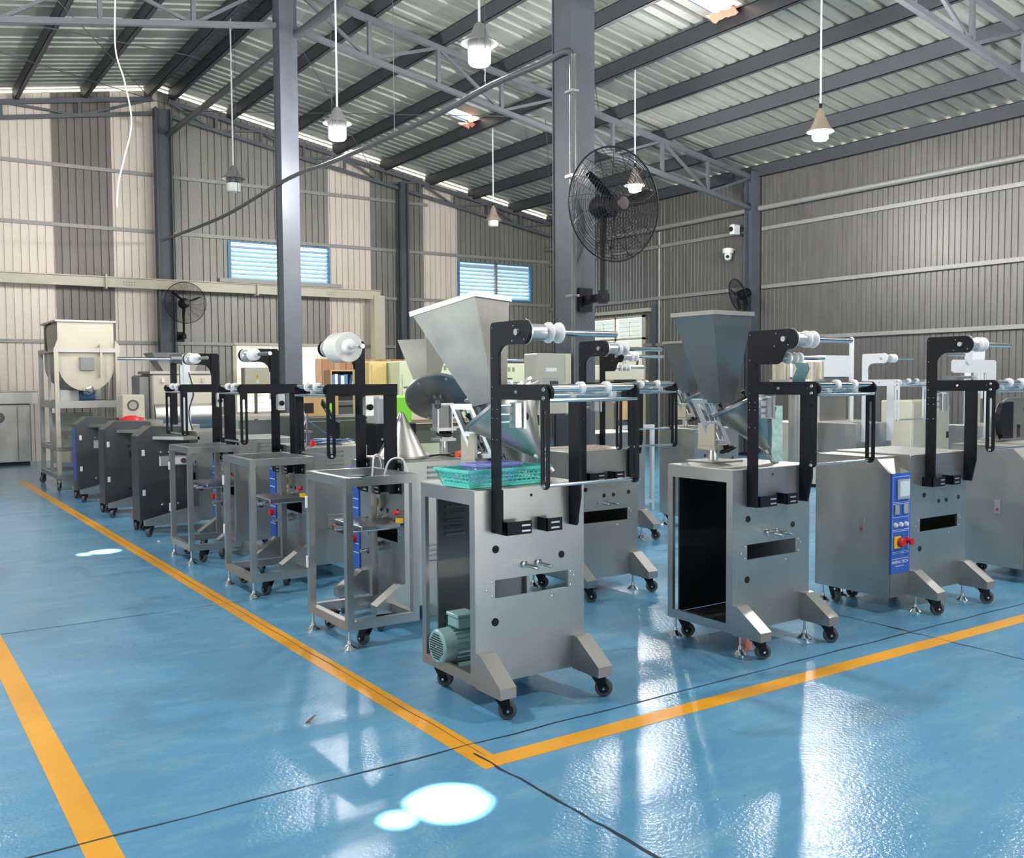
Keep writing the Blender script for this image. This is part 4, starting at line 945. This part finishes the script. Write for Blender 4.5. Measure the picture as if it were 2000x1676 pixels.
# metering unit, hopper and upturned funnel on the nearest caged machine
t = thing('metering_unit', 'dark tilted metering disc with handwheel on top of the film-roll machine', 'machine part', (3.13, 5.45, 1.010))
n_ = Vector((-.34, -.62, -.70)).normalized(); dc = Vector((-.02, .02, .375))
o = MB().lathe([(0, 0), (.195, 0), (.203, -.006), (.203, -.016), (.0, -.018)], dc, n_, 40).build('metering_disc', STEELD, t)
q1 = n_.orthogonal().normalized(); q2 = n_.cross(q1)
MB().lathe([(.04, 0), (.038, .03), (.022, .032), (.02, .075), (.008, .077), (.007, .09), (0, .09)], dc, n_, 18).build('disc_hub', STEELD, o)
for a in (.5, 1.6, 2.6, 3.7, 4.8, 5.8): MB().lathe([(.009, 0), (.009, .006), (0, .008)], dc + (q1 * math.cos(a) + q2 * math.sin(a)) * .188, n_, 8).build('disc_bolt', SCREW, o)
m = MB(); m.lathe([(.202, -.004), (.212, -.006), (.212, -.02), (.202, -.02)], dc, n_, 40); m.build('disc_rim', STEEL, o)
m = MB(); m.cyl((.02, .02, .002), (.02, .02, .10), .026, 14); m.box(-.05, .09, -.04, .08, 0, .012); m.build('pillar', ALU, t)
m = MB(); m.box(-.04, .08, -.04, .08, .098, .115); m.box(-.02, .06, -.03, .05, .115, .14); m.build('pivot_bracket', ALU, t)
m = MB(); m.box(-.045, -.035, -.02, .05, .15, .34); m.box(.06, .07, -.02, .05, .15, .34); m.box(-.06, .085, -.04, .05, .165, .185); m.box(-.05, .075, -.02, .05, .33, .345); m.build('slide_frame', ALU, t)
m = MB(); m.box(-.035, .06, .0, .03, .185, .33); m.build('slide_block', STEELD, t)
hc = Vector((.005, -.02, .145)); m = MB(); m.tube([hc + Vector((math.cos(a) * .05, math.sin(a) * .045, math.sin(a) * .012)) for a in [2 * PI * k / 22 for k in range(22)]], .008, 8, True)
for k in range(3): m.cyl(hc, hc + Vector((math.cos(k * 2.09) * .05, math.sin(k * 2.09) * .045, math.sin(k * 2.09) * .012)), .006, 6)
m.cyl(hc - Vector((0, 0, .02)), hc + Vector((0, 0, .03)), .014, 10); m.build('handwheel', BLACK, t)
m = MB()
for sx in (-.10, .10): m.cyl((sx * .7, .13, .40), (sx * .7, .13, .46), .008, 8)
m.build('hopper_studs', CHROME, t); 
# square hopper on the metering unit
def hop(P, c, s, sb, h, mt, rot=0, off=0):
    M = Matrix.Translation(Vector(c)) @ Matrix.Rotation(rot, 4, 'Z')
    def loop(k, z, o_=0): return [M @ Vector((x * k + o_, y * k, z)) for x, y in ((-1, -1), (1, -1), (1, 1), (-1, 1))]
    m = MB(); vs = loop(s, h, off) + loop(sb, 0) + loop(s - .005, h, off) + loop(sb - .005, 0); fs = []
    for i in range(4):
        j = (i + 1) % 4; fs += [(i, j, 4 + j, 4 + i), (8 + j, 8 + i, 12 + i, 12 + j), (i, 8 + i, 8 + j, j), (4 + i, 4 + j, 12 + j, 12 + i)]
    return m.add(vs, fs).build('hopper', mt, P)
m = MB(); m.box(-.09, .10, .10, .36, .44, .452); m.build('hopper_plate', STEEL, t)
hop(t, (.02, .24, .452), .125, .05, .31, STEELW, .35, -.02)
t = thing('steel_funnel', 'shiny upturned cone standing on the film-roll machine', 'funnel', (2.86, 5.50, 1.0105))
MB().lathe([(.168, 0), (.168, .006), (.160, .008), (.012, .29), (.010, .29), (.155, .006), (.155, 0)], (0, 0, 0), (0, 0, 1), 44).build('cone', STEEL, t)
m = MB(); m.lathe([(.160, .004), (.172, .004), (.172, .014), (.157, .014)], (0, 0, 0), (0, 0, 1), 44); m.build('base_ring', STEEL, t)
m = MB()
m.tube(spline([(2.98, 5.36, 1.02), (3.05, 5.33, 1.03), (3.12, 5.30, 1.018), (3.17, 5.35, 1.03), (3.10, 5.40, 1.02)], 6), .006, 6)
tag(m.build('cable_loop', RUBBER), 'black cable lying beside the upturned cone', 'cable')
tag(MB().lathe([(0, 0), (.02, .002), (.022, .05), (.016, .09), (0, .095)], (3.12, 5.25, 1.034), (.9, .3, 0), 14).build('cable_plug', mat('red_orange_plug', (.60, .10, .03), 0, .4)), 'red-orange plug beside the metering disc stand', 'plug')
m = MB(); m.tube(spline([(2.55, 5.30, .90), (2.56, 5.30, 1.00), (2.57, 5.305, 1.045), (2.60, 5.31, 1.05), (2.62, 5.31, 1.0), (2.62, 5.31, .9)], 5), .006, 6)
m.tube(spline([(2.58, 5.20, .92), (2.60, 5.18, 1.01), (2.63, 5.15, 1.04), (2.67, 5.12, 1.03), (2.69, 5.10, .95)], 5), .006, 6)
o = m.build('cable_loops', CABLEW, M2)
bpy.context.view_layer.update(); o.matrix_parent_inverse = M2.matrix_world.inverted()
# cable tangle on the second caged machine
t = thing('cable_tangle', 'blue and white hoses tangled on the second caged machine', 'cable', (3.0, 7.08, 1.010)); t['kind'] = 'stuff'
rnd = random.Random(3)
for k in range(7):
    p = [(rnd.uniform(-.2, .2), rnd.uniform(-.25, .2), .01 + .02 * k / 7 + rnd.uniform(0, .02)) for _ in range(7)]
    if k < 3: p = [(-.15, .2, .35), (-.1, .12, .2)] + p
    MB().tube(spline(p, 6), .005, 6).build('hose', (CABLEB, CABLEW, CABLEB, RUBBER)[k % 4], t)['kind'] = 'stuff'
tag(MB().lathe([(0, 0), (.018, .004), (.022, .03), (.016, .05), (0, .054)], (2.80, 6.83, 1.0105), (0, 0, 1), 14).build('plug', RED), 'orange-red plug on the second caged machine', 'plug')
t = thing('arm_bracket', 'black slanted slotted arm on the second caged machine', 'machine part', (3.14, 7.26, 1.010))
m = MB(); m.prism([(-.13, .12), (.16, .30), (.14, .345), (-.15, .165)], 'x', -.02, -.005); m.prism([(-.10, 0), (.02, 0), (-.02, .19), (-.10, .16)], 'x', -.03, .03); m.build('arm', BLACK, t); m = MB(); m.prism([(-.05, .185), (.08, .265), (.075, .275), (-.055, .195)], 'x', -.022, -.02); m.build('slot', ALU, t)
m = MB(); m.box(-.05, .05, -.08, .10, 0, .03); m.build('foot', BLACK, t)
# wires and small gauges around the second cage
t = thing('test_rods', 'small grey rod stand on the second caged machine', 'machine part', (2.80, 7.0, 1.010))
for x, y in ((-.03, -.03), (-.03, .05), (.03, 0)): MB().cyl((x, y, 0), (x, y, .24), .010, 10).build('rod', STEELD, t)
MB().box(-.05, .05, -.06, .08, .10, .115).build('clamp_bar', STEELD, t)
# rag, leaf, specks
def blob(name, loc, s, mt, label, cat, seed, n=10):
    rnd = random.Random(seed); m = MB(); rings = []
    for j in range(5):
        ph = PI / 2 * j / 4; rings.append([(s[0] * math.cos(2 * PI * k / n) * math.cos(ph) * rnd.uniform(.7, 1.1), s[1] * math.sin(2 * PI * k / n) * math.cos(ph) * rnd.uniform(.7, 1.1), s[2] * math.sin(ph) * rnd.uniform(.8, 1.1) + .001) for k in range(n)])
    vs = [p for r in rings for p in r]; m.add(vs, [(j * n + i, j * n + (i + 1) % n, (j + 1) * n + (i + 1) % n, (j + 1) * n + i) for j in range(4) for i in range(n)], True); m.add(rings[0], [tuple(range(n - 1, -1, -1))])
    o = m.build(name, mt); o.location = loc; return tag(o, label, cat)
blob('cleaning_rag', (4.01, 3.66, 0.001), (.055, .045, .10), PINK, 'crumpled dull pink rag on the floor under the square-hopper machine', 'rag', 5, 12)
m = MB(); m.add([(0, 0, .002), (.03, .01, .014), (.045, -.012, .03), (.02, -.02, .012), (-.01, -.02, .004)], [(0, 1, 2, 3, 4)]); m.add([(0, 0, .003), (.03, .01, .015), (.045, -.012, .031), (.02, -.02, .013), (-.01, -.02, .005)], [(4, 3, 2, 1, 0)])
o = m.build('dry_leaf', LEAF); o.location = (1.58, 3.98, 0); tag(o, 'dry brown leaf on the blue floor before the orange line', 'leaf')
blob('paper_scrap', (2.28, 9.33, .001), (.02, .015, .015), TAG, 'white paper scrap on the floor beside the caged machines', 'scrap', 8, 8)
blob('red_glove', (2.92, 13.18, 1.0105), (.16, .08, .06), RED, 'red work glove lying on the farthest dark machine', 'glove', 11, 12)

# extra parts on the far machines of the left row
def child_at(o, P):
    bpy.context.view_layer.update(); o.parent = P; o.matrix_parent_inverse = P.matrix_world.inverted(); return o
child_at(MB().box(2.70, 2.76, 9.88, 9.94, 1.01, 1.78).build('sensor_post', WPAINT), M5)
child_at(MB().tube(spline([(2.74, 9.86, 1.6), (2.78, 9.85, 1.4), (2.73, 9.85, 1.2), (2.76, 9.85, 1.02)], 5), .006, 6).build('sensor_cable', RUBBER), M5)
child_at(MB().box(3.00, 3.06, 11.5, 11.56, 1.01, 1.74).build('reel_post', BLACK), M6)
child_at(MB().box(3.10, 3.16, 11.5, 11.56, 1.01, 1.70).build('sensor_post', WPAINT), M6)
child_at(MB().cyl((2.40, 11.46, 1.77), (3.06, 11.46, 1.77), .018, 12).build('reel_shaft', CHROME), M6)
child_at(MB().lathe([(0, 0), (.055, 0), (.055, .12), (.07, .125), (.07, .14), (0, .14)], (2.98, 11.46, 1.77), (1, 0, 0), 22).build('brake_hub', STEELD), M6)
child_at(MB().tube(spline([(3.2, 11.49, 1.5), (3.24, 11.48, 1.35), (3.18, 11.48, 1.2), (3.22, 11.48, 1.05)], 5), .008, 6).build('sensor_cable', CABLEB), M6)
t = thing('control_box', 'beige box with a round fan grille on the farthest dark machine', 'box', (2.93, 13.30, 1.0105)); 
MB().cbox(-.13, .15, -.14, .14, 0, .33, .01).build('housing', CREAM, t); MB().lathe([(.05, 0), (.075, 0), (.075, .004), (.05, .004)], (.0, -.14, .19), (0, -1, 0), 24).build('fan_grille', PIPE, t); MB().cyl((0, -.14, .19), (0, -.143, .19), .035, 20).build('fan_hub', STEEL, t)
t.location = (2.97, 13.46, 1.0105)

# ribbon mixer on castors at the end of the left row
t = thing('ribbon_mixer', 'tall steel ribbon mixer with U-shaped tub on a castor frame', 'mixer', (2.66, 15.30, 0))
fw_, fd, ft = .40, .68, 2.0
for x in (-fw_, fw_):
    for y in (-fd, fd): MB().box(x - .0285, x + .0285, y - .0285, y + .0285, .12, 1.98 if y < 0 else 1.95).build('frame_leg', STEELW if y < 0 else STEEL, t)
for x in (-fw_, fw_): MB().box(x - .015, x + .015, -.10, -.05, .16, 1.94).build('frame_leg', STEEL, t)
for z in (.16, .55, 1.15, 1.93):
    m = MB(); m.ringp(rect(-fw_ - .03, fw_ + .03, -fd - .03, fd + .03), rect(-fw_ + .02, fw_ - .02, -fd + .02, fd - .02), 'z', z, z + (.06 if z != 1.15 else .10)); m.build('frame_rail', STEEL, t)
MB().box(-fw_ + .02, fw_ - .02, -fd + .02, fd - .02, 1.20, 1.22).build('shelf_plate', STEEL, t)
prof = [(-.36, 2.36), (-.36, 1.75)] + [(-.36 * math.cos(a), 1.75 - .36 * math.sin(a)) for a in [PI * k / 14 for k in range(1, 14)]] + [(.36, 1.75), (.36, 2.36)]
MB().prism(prof, 'y', -.62, .60).build('tub', STEELD, t)
MB().prism([(x * 1.02, 1.75 + (z - 1.75) * 1.02 if z < 2.3 else z) for x, z in prof], 'y', -.64, -.62).build('tub_front', STEELW, t)
MB().box(-.40, .40, -.68, .64, 2.355, 2.38).build('lid', STEEL, t)
for x in (-fw_, fw_): 
    m = MB(); m.prism([(x - .04, 1.93), (x + .04, 1.93), (x + .04, 2.02), (x - .02 if x > 0 else x + .02, 2.10)], 'y', -.70, -.64); m.build('gusset', STEELW, t)
m = MB(); m.box(.17, .19, -.70, -.64, 1.60, 1.62); m.box(.17, .19, -.70, -.64, 2.02, 2.04); m.box(.165, .195, -.72, -.70, 1.58, 2.06); m.build('door_handle', STEELW, t)
m = MB(); m.box(-.09, .09, -.70, -.64, 1.68, 1.86); m.build('bearing_box', STEELD, t)
MB().lathe([(0, 0), (.07, 0), (.07, .05), (.03, .06), (0, .06)], (0, -.66, 1.40), (.3, -1, 0), 18).build('outlet_valve', CHROME, t)
MB().lathe([(0, 0), (.08, 0), (.09, .02), (.09, .22), (0, .23)], (-.05, -.2, 1.30), (1, 0, 0), 22).build('gear_motor', CABLEB, t)
m = MB(); m.cbox(-.30, -.05, -.30, -.10, 1.22, 1.40, .01); m.build('gearbox', WPAINT, t)
MB().box(-.30, .28, .55, .65, .3, 1.05).build('rear_panel', STEELW, t)
for x in (-fw_, fw_):
    for y in (-fd, fd): caster(t, x, y, .16, .4 if y < 0 else .9, .055)
m = MB(); m.tube(spline([(-.40, -.3, 2.34), (-.47, -.35, 2.28), (-.48, -.38, 2.1), (-.47, -.38, 1.95)], 6), .012, 6); m.build('power_cable', RUBBER, t)

# equipment along the rear left
t = thing('wrapped_cabinet', 'grey steel cabinet with round fan grille against the rear wall at far left', 'cabinet', (1.75, 19.95, 0))
MB().cbox(-.95, .83, -.36, .36, .07, 1.13, .02).build('body', STEEL, t); MB().box(-.9, .8, -.3, .3, 0, .07).build('plinth', DARK, t)
MB().box(.60, .615, -.375, -.36, .12, 1.08).build('door_edge', STEELD, t); MB().lathe([(.03, 0), (.10, 0), (.10, .006), (.03, .006)], (.30, -.36, .88), (0, -1, 0), 24).build('fan_grille', PIPE, t)
for k in range(5): MB().box(.42, .56, -.368, -.36, .40 + k * .035, .415 + k * .035).build('vent_slot', STEELW, t)
t = thing('work_counter', 'long steel counter on the grey cabinet at far left', 'counter', (1.75, 19.85, 1.13)); MB().cbox(-.95, .95, -.35, .40, 0.001, .22, .01).build('counter_body', STEEL, t); MB().box(-.97, .97, -.38, .42, .22, .235).build('counter_top', STEELW, t)
t = thing('drum_mixer', 'steel box machine with a round drum and open hopper behind the left row', 'mixer', (3.80, 14.3, 0))
MB().cbox(-.42, .42, -.32, .35, .95, 1.62, .02).build('housing', STEELW, t); MB().cyl((-.40, -.20, 1.02), (.42, -.20, 1.02), .22, 30).build('drum', STEEL, t)
for x in (-.38, .38):
    for y in (-.27, .30): MB().box(x - .03, x + .03, y - .03, y + .03, 0, .95).build('leg', STEEL, t)
MB().box(-.45, .45, -.34, .37, 1.62, 1.66).build('top_edge', STEEL, t)
m = MB(); m.add([(-.40, -.25, 1.92), (.30, -.25, 1.92), (.30, .25, 1.92), (-.40, .25, 1.92), (-.22, -.15, 1.66), (.22, -.15, 1.66), (.22, .15, 1.66), (-.22, .15, 1.66), (-.39, -.24, 1.92), (.29, -.24, 1.92), (.29, .24, 1.92), (-.39, .24, 1.92), (-.21, -.14, 1.67), (.21, -.14, 1.67), (.21, .14, 1.67), (-.21, .14, 1.67)], [(0, 1, 5, 4), (1, 2, 6, 5), (2, 3, 7, 6), (3, 0, 4, 7), (8, 12, 13, 9), (9, 13, 14, 10), (10, 14, 15, 11), (11, 15, 12, 8), (0, 8, 9, 1), (1, 9, 10, 2), (2, 10, 11, 3), (3, 11, 8, 0)]); m.build('hopper', STEEL, t)
MB().cbox(-.58, -.42, -.2, .2, 1.0, 1.60, .02).build('drive_cover', STEELD, t)
m = MB(); m.box(-.30, -.26, -.36, -.32, 1.50, 1.56); m.box(.26, .30, -.36, -.32, 1.50, 1.56); m.build('lid_clamps', CHROME, t)
t = thing('steel_bench', 'steel bench with dark side panel behind the caged machines', 'table', (4.55, 12.6, 0))
MB().box(-.6, .6, -.4, .4, 1.02, 1.06).build('bench_top', STEELW, t); MB().box(-.55, .50, -.36, -.34, .45, 1.0).build('side_panel', STEELD, t)
for x in (-.57, .57):
    for y in (-.37, .37): MB().box(x - .025, x + .025, y - .025, y + .025, 0, 1.02).build('leg', STEEL, t)
t = thing('lidded_bin', 'dark grey bin standing between the steel bench and the cabinets', 'bin', (5.50, 12.2, 0)); MB().prism([(-.22, 0), (.22, 0), (.25, 1.18), (-.25, 1.18)], 'y', -.22, .22).build('body', mat('dark_grey_bin', (.10, .105, .10), 0, .5), t); MB().box(-.27, .27, -.25, .25, 1.18, 1.23).build('lid', mat('bin_lid', (.13, .13, .12), 0, .5), t)

t = thing('electrical_box', 'beige electrical box with yellow warning triangle on a pole before the bright bay', 'box', (6.98, 20.1, 0))
MB().box(-.03, .03, -.03, .03, 0, 1.45).build('pole', PIPE, t); MB().cbox(-.27, .27, -.12, .12, 1.45, 1.80, .01).build('housing', CREAM, t)
MB().prism([(-.05, 1.57), (.05, 1.57), (0, 1.68)], 'y', -.124, -.12).build('warning_triangle', YPLAST, t); MB().prism([(-.008, 1.585), (.008, 1.585), (.004, 1.65), (-.004, 1.65)], 'y', -.126, -.124).build('warning_mark', DARK, t)
m = MB(); m.box(-.02, .03, -.124, -.12, 1.48, 1.55); m.build('paper_label', TAG, t)

t = thing('partition', 'orange-brown ribbed partition panel behind the binder shelf', 'partition', (7.85, 18.9, 0))
for k in range(21):
    MB().box(k * .135, k * .135 + .125, -.015 - .012 * (k % 2), .02, 0, 1.97).build('panel_board', ORANGE if k % 3 else mat('pale_orange_board', (.70, .42, .25), 0, .5) if k == 0 else bpy.data.materials['pale_orange_board'], t)
t = thing('bookcase', 'plywood bookcase with dark open shelves behind the caged machines', 'bookcase', (7.32, 16.1, 0))
for x in (-.42, .40): MB().box(x, x + .025, -.15, .15, 0, 1.70).build('side_board', WOOD, t)
for z in (.30, .80, 1.33, 1.68): MB().box(-.395, .40, -.15, .15, z, z + .022).build('shelf_board', WOOD, t)
MB().box(-.395, .40, .13, .15, 0, 1.7).build('back_board', mat('shelf_back', (.05, .05, .06), 0, .7), t)
rnd = random.Random(9)
x = -.385
k = 0
wheres = ['leftmost on', 'second from left on', 'third from left on', 'fourth from left on', 'fifth from left on', 'sixth from left on', 'seventh from left on', 'eighth from left on', 'ninth from left on', 'last at the right end of']
cname = ['blue', 'white', 'dark navy']
for k in range(10):
    w = .05 + .02 * rnd.random(); h = .25 + .03 * rnd.random(); c = (0, 1, 2, 1, 0, 2, 1, 0, 2, 0)[k]; lean = .0 if k < 5 else .06
    b = MB().add([(0, -.12, 0), (w, -.12, 0), (w, .10, 0), (0, .10, 0), (lean, -.12, h), (w + lean, -.12, h), (w + lean, .10, h), (lean, .10, h)], [(0, 3, 2, 1), (4, 5, 6, 7), (0, 1, 5, 4), (1, 2, 6, 5), (2, 3, 7, 6), (3, 0, 4, 7)]).build('ring_binder', BINDER[c])
    b.location = (7.32 + x, 16.1, 1.353); tag(b, f'{cname[c]} ring binder, {wheres[k]} the bookcase shelf', 'binder', 'ring binders on the bookcase'); x += w + .004

def cabinet(name, label, cat, loc, w, d, h, mt, vents=True, plinth=.06):
    t = thing(name, label, cat, loc)
    MB().cbox(-w / 2, w / 2, -d / 2, d / 2, plinth, h, .012).build('body', mt, t)
    if plinth: MB().box(-w / 2 + .03, w / 2 - .03, -d / 2 + .03, d / 2 - .03, 0, plinth).build('plinth', DARK, t)
    MB().box(-w / 2 + .03, w / 2 - .03, -d / 2 - .015, -d / 2, plinth + .04, h - .16 if vents else h - .04).build('door', mt, t)
    MB().box(w / 2 - .10, w / 2 - .07, -d / 2 - .035, -d / 2 - .015, h * .52, h * .60).build('handle', DARK, t)
    if vents:
        for k in range(7): MB().box(-w * .32 + k * .07, -w * .32 + k * .07 + .04, -d / 2 - .003, -d / 2, h - .11, h - .05).build('vent_slot', mat('vent_grey', (.22, .24, .18), 0, .6) if k == 0 and 'vent_grey' not in bpy.data.materials else bpy.data.materials['vent_grey'], t)
        MB().box(-.04, .05, -d / 2 - .017, -d / 2 - .015, h - .34, h - .25).build('emblem_plate', DARK, t); MB().box(-.05, .06, -d / 2 - .017, -d / 2 - .015, h - .21, h - .19).build('name_plate', PIPE, t)
    return t
cabinet('electrical_cabinet', 'pale green electrical cabinet with vent slots along its top, left one', 'cabinet', (5.95, 10.75, 0), 1.06, .6, 1.74, PALEGREEN)
cabinet('electrical_cabinet', 'pale green electrical cabinet half hidden by the big slanted hopper', 'cabinet', (7.06, 10.85, 0), 1.10, .6, 1.72, PALEGREEN)
cabinet('storage_cabinet', 'yellow-cream storage cabinet left of the pale green cabinets', 'cabinet', (5.28, 11.0, 0), .24, .5, 1.74, mat('yellow_cream_enamel', (.66, .50, .20), 0, .4), False)
t = thing('work_table', 'dark work table in front of the pale green cabinets', 'table', (5.0, 9.75, 0))
MB().box(-.55, .85, -.3, .3, 1.03, 1.07).build('table_top', mat('brown_table_top', (.28, .20, .14), 0, .5), t); MB().box(-.5, .80, -.27, -.25, .80, 1.02).build('apron', mat('olive_apron', (.10, .105, .08), 0, .6), t)
for x in (-.52, .82):
    for y in (-.27, .27): MB().box(x - .02, x + .02, y - .02, y + .02, 0, 1.03).build('leg', BLACK, t)
t = thing('tool_cabinet', 'dark olive drawer cabinet behind the second caged machine', 'cabinet', (3.85, 9.0, 0))
MB().cbox(-.42, .42, -.3, .3, .05, 1.16, .01).build('body', mat('olive_drab', (.07, .08, .065), 0, .5), t); MB().box(-.4, .4, -.28, .28, 0, .05).build('plinth', DARK, t)
for z in (.10, .45, .80): MB().box(-.39, .39, -.315, -.30, z, z + .32).build('drawer', bpy.data.materials['olive_drab'], t); MB().box(-.39, .39, -.318, -.315, z + .315, z + .325).build('drawer_trim', STEEL, t)
t = thing('plywood_box', 'open plywood box with lime green stripe on the olive drawer cabinet', 'box', (3.72, 9.0, 1.161))
MB().box(-.20, .20, -.12, .12, 0, .30).build('box_shell', WOOD, t); MB().box(.10, .16, -.125, -.12, 0, .30).build('lime_stripe', LIME, t); MB().box(-.16, -.06, -.123, -.12, .03, .13).build('dark_opening', DARK, t)
t = thing('parts_case', 'lime green plastic case beside the near post of the film-roll machine', 'case', (4.0, 7.92, 0))
MB().cbox(-.20, .20, -.14, .14, 0, 1.12, .01).build('stand', BLACK, t); MB().cbox(-.18, -.03, -.12, .12, 1.12, 1.36, .02).build('grey_case', GREYP, t); MB().cbox(-.02, .17, -.12, .12, 1.12, 1.37, .02).build('lime_case', LIME, t)
bolts(t, [(x, -.14, z) for x in (-.15, -.02) for z in (.90, .98)], .012, (0, -1, 0), .006)

# switch box on the near column, floor fan and things behind the front row
t = thing('switch_box', 'beige switch box with a row of gauges fixed to the near column', 'box', (4.80, 6.56, 1.22))
MB().cbox(-.19, .16, -.10, .09, 0, .50, .008).build('housing', mat('beige_grey_enamel', (.42, .42, .36), .1, .45), t); MB().box(.10, .16, -.104, -.10, .0, .50).build('door_strip', CREAM, t); MB().box(.16, .255, .01, .05, .15, .35).build('mount', PIPE, t)
MB().box(-.13, .03, -.103, -.10, .20, .30).build('gauge_panel', GREYP, t)
for k in range(4): MB().box(-.06 + k * .022, -.045 + k * .022, -.106, -.103, .23, .27).build('gauge', DARK, t)
MB().box(-.10, .01, -.103, -.10, .35, .38).build('name_strip', TAG, t)
fan('floor_fan', 'floor fan half hidden behind the basket machine', (4.02, 6.22, .74), .35, -.1, .60, 'stand')
cabinet('framed_cabinet', 'white framed cabinet with dark door behind the front row gap', 'cabinet', (7.3, 8.6, 0), .42, .4, .90, mat('dark_door', (.04, .045, .05), .1, .4), False)
t = thing('rail_frame', 'white tubular frame around the dark-doored cabinet', 'frame', (7.3, 8.3, 0))
m = MB(); m.ringp(rect(-.26, .26, .08, .98), rect(-.22, .22, .12, .94), 'y', -.03, .01); m.build('frame_rails', WPAINT, t)
for x in (-.24, .24): MB().box(x - .02, x + .02, -.03, .01, 0, .08).build('leg', WPAINT, t)
t = thing('machine_head', 'cream machine head with black handwheel on a grey post, behind the reel shafts', 'machine', (8.0, 9.3, 0))
MB().box(-.10, .10, -.1, .1, 0, 1.55).build('post', PIPE, t); MB().cbox(-.45, .20, -.16, .16, 1.50, 1.68, .02).build('head', CREAM, t)
MB().tube([(-.10 + .22 * math.cos(a), -.10 + .03 * math.sin(a), 1.74 + .14 * math.sin(a)) for a in [2 * PI * k / 26 for k in range(26)]], .014, 8, True).build('handwheel', BLACK, t)
MB().cyl((-.10, -.1, 1.66), (-.10, -.1, 1.76), .02, 10).build('spindle', STEEL, t); MB().box(-.22, .02, -.14, -.10, 1.0, 1.4).build('gauge_board', WOOD, t); MB().lathe([(0, 0), (.03, 0), (.03, .03), (0, .03)], (-.02, -.14, 1.15), (0, -1, 0), 14).build('red_button', RED, t)
t = thing('sealing_press', 'white press with slanted hood in front of the right wall', 'machine', (11.4, 9.0, 0))
MB().prism([(-.42, 1.52), (.38, 1.52), (.38, 1.82), (-.18, 1.82), (-.42, 1.66)], 'y', -.25, .25).build('hood', WPAINT, t); MB().cbox(-.30, .32, -.22, .22, .9, 1.52, .02).build('column_body', STEEL, t); MB().cbox(-.6, .6, -.4, .4, .05, .9, .02).build('base_cabinet', STEELW, t); MB().box(-.55, .55, -.35, .35, 0, .05).build('plinth', DARK, t)
t = thing('cup_turret', 'ring of upright steel tubes on a pedestal behind the right-hand rollers', 'turret', (8.62, 7.1, 0))
MB().cyl((0, 0, 0), (0, 0, 1.46), .10, 18).build('pedestal', STEEL, t); MB().lathe([(0, 1.46), (.30, 1.46), (.30, 1.49), (0, 1.49)], (0, 0, 0), (0, 0, 1), 30).build('turntable', STEEL, t)
for k in range(10): MB().cyl((.24 * math.cos(k * .628), .24 * math.sin(k * .628), 1.49), (.24 * math.cos(k * .628), .24 * math.sin(k * .628), 1.68), .042, 14).build('steel_tube', STEELW, t)
cabinet('control_cabinet', 'cream control cabinet with louvred door by the right wall', 'cabinet', (12.95, 8.5, 0), .95, .5, 1.17, CREAM, False)
# grey housing with black half disc on the cut-off machine
t = thing('gear_housing', 'grey side plate with holes and black guard on the cut-off machine', 'machine part', (7.45, 4.05, 1.0105))
MB().prism([(-.28, 0), (.40, 0), (.40, .33), (-.10, .33), (-.22, .28), (-.28, .18)], 'y', -.02, .0).build('side_plate', STEEL, t)
for x, z, r in ((-.22, .03, .02), (.14, .24, .022), (.30, .24, .02), (.05, .10, .01), (.22, .10, .01)): MB().cyl((x, -.02, z), (x, -.0225, z), r, 14).build('plate_hole', DARK, t)
for x in (.03, .17): MB().box(x, x + .04, -.0225, -.02, .02, .12).build('plate_slot', DARK, t)
MB().prism([(-.20, .02), (-.10, .02), (-.10, .30), (-.20, .30)] + [(-.20 - .09 * math.sin(a), .16 + .14 * math.cos(a)) for a in [PI * k / 8 for k in range(1, 8)]], 'y', -.06, -.02).build('guard', BLACK, t)
MB().box(-.28, .40, 0, .10, 0, .02).build('base', STEEL, t)
# teal printed film hanging on the second front machine
t = MB(); m = t
pts = [(4.03, 3.30, 1.58), (4.06, 3.31, 1.55), (4.09, 3.36, 1.50), (4.13, 3.40, 1.47), (4.20, 3.40, 1.46)]
def strip(pts, w): 
    m = MB(); vs = []
    for p in pts: vs += [(p[0] - w, p[1] + w * .4, p[2]), (p[0] + w, p[1] - w * .4, p[2])]
    m.add(vs, [(2 * i, 2 * i + 1, 2 * i + 3, 2 * i + 2) for i in range(len(pts) - 1)], True); return m
o = strip(pts, .035).build('wrapper_film', FILMTEAL); child_at(o, R2); o['label'] = 'teal printed wrapper film'
o = strip([(4.20, 3.60, 1.35), (4.20, 3.60, 1.28), (4.21, 3.605, 1.20), (4.20, 3.60, 1.10), (4.205, 3.60, 1.04)], .03).build('wrapper_film', FILMTEAL); child_at(o, R2)
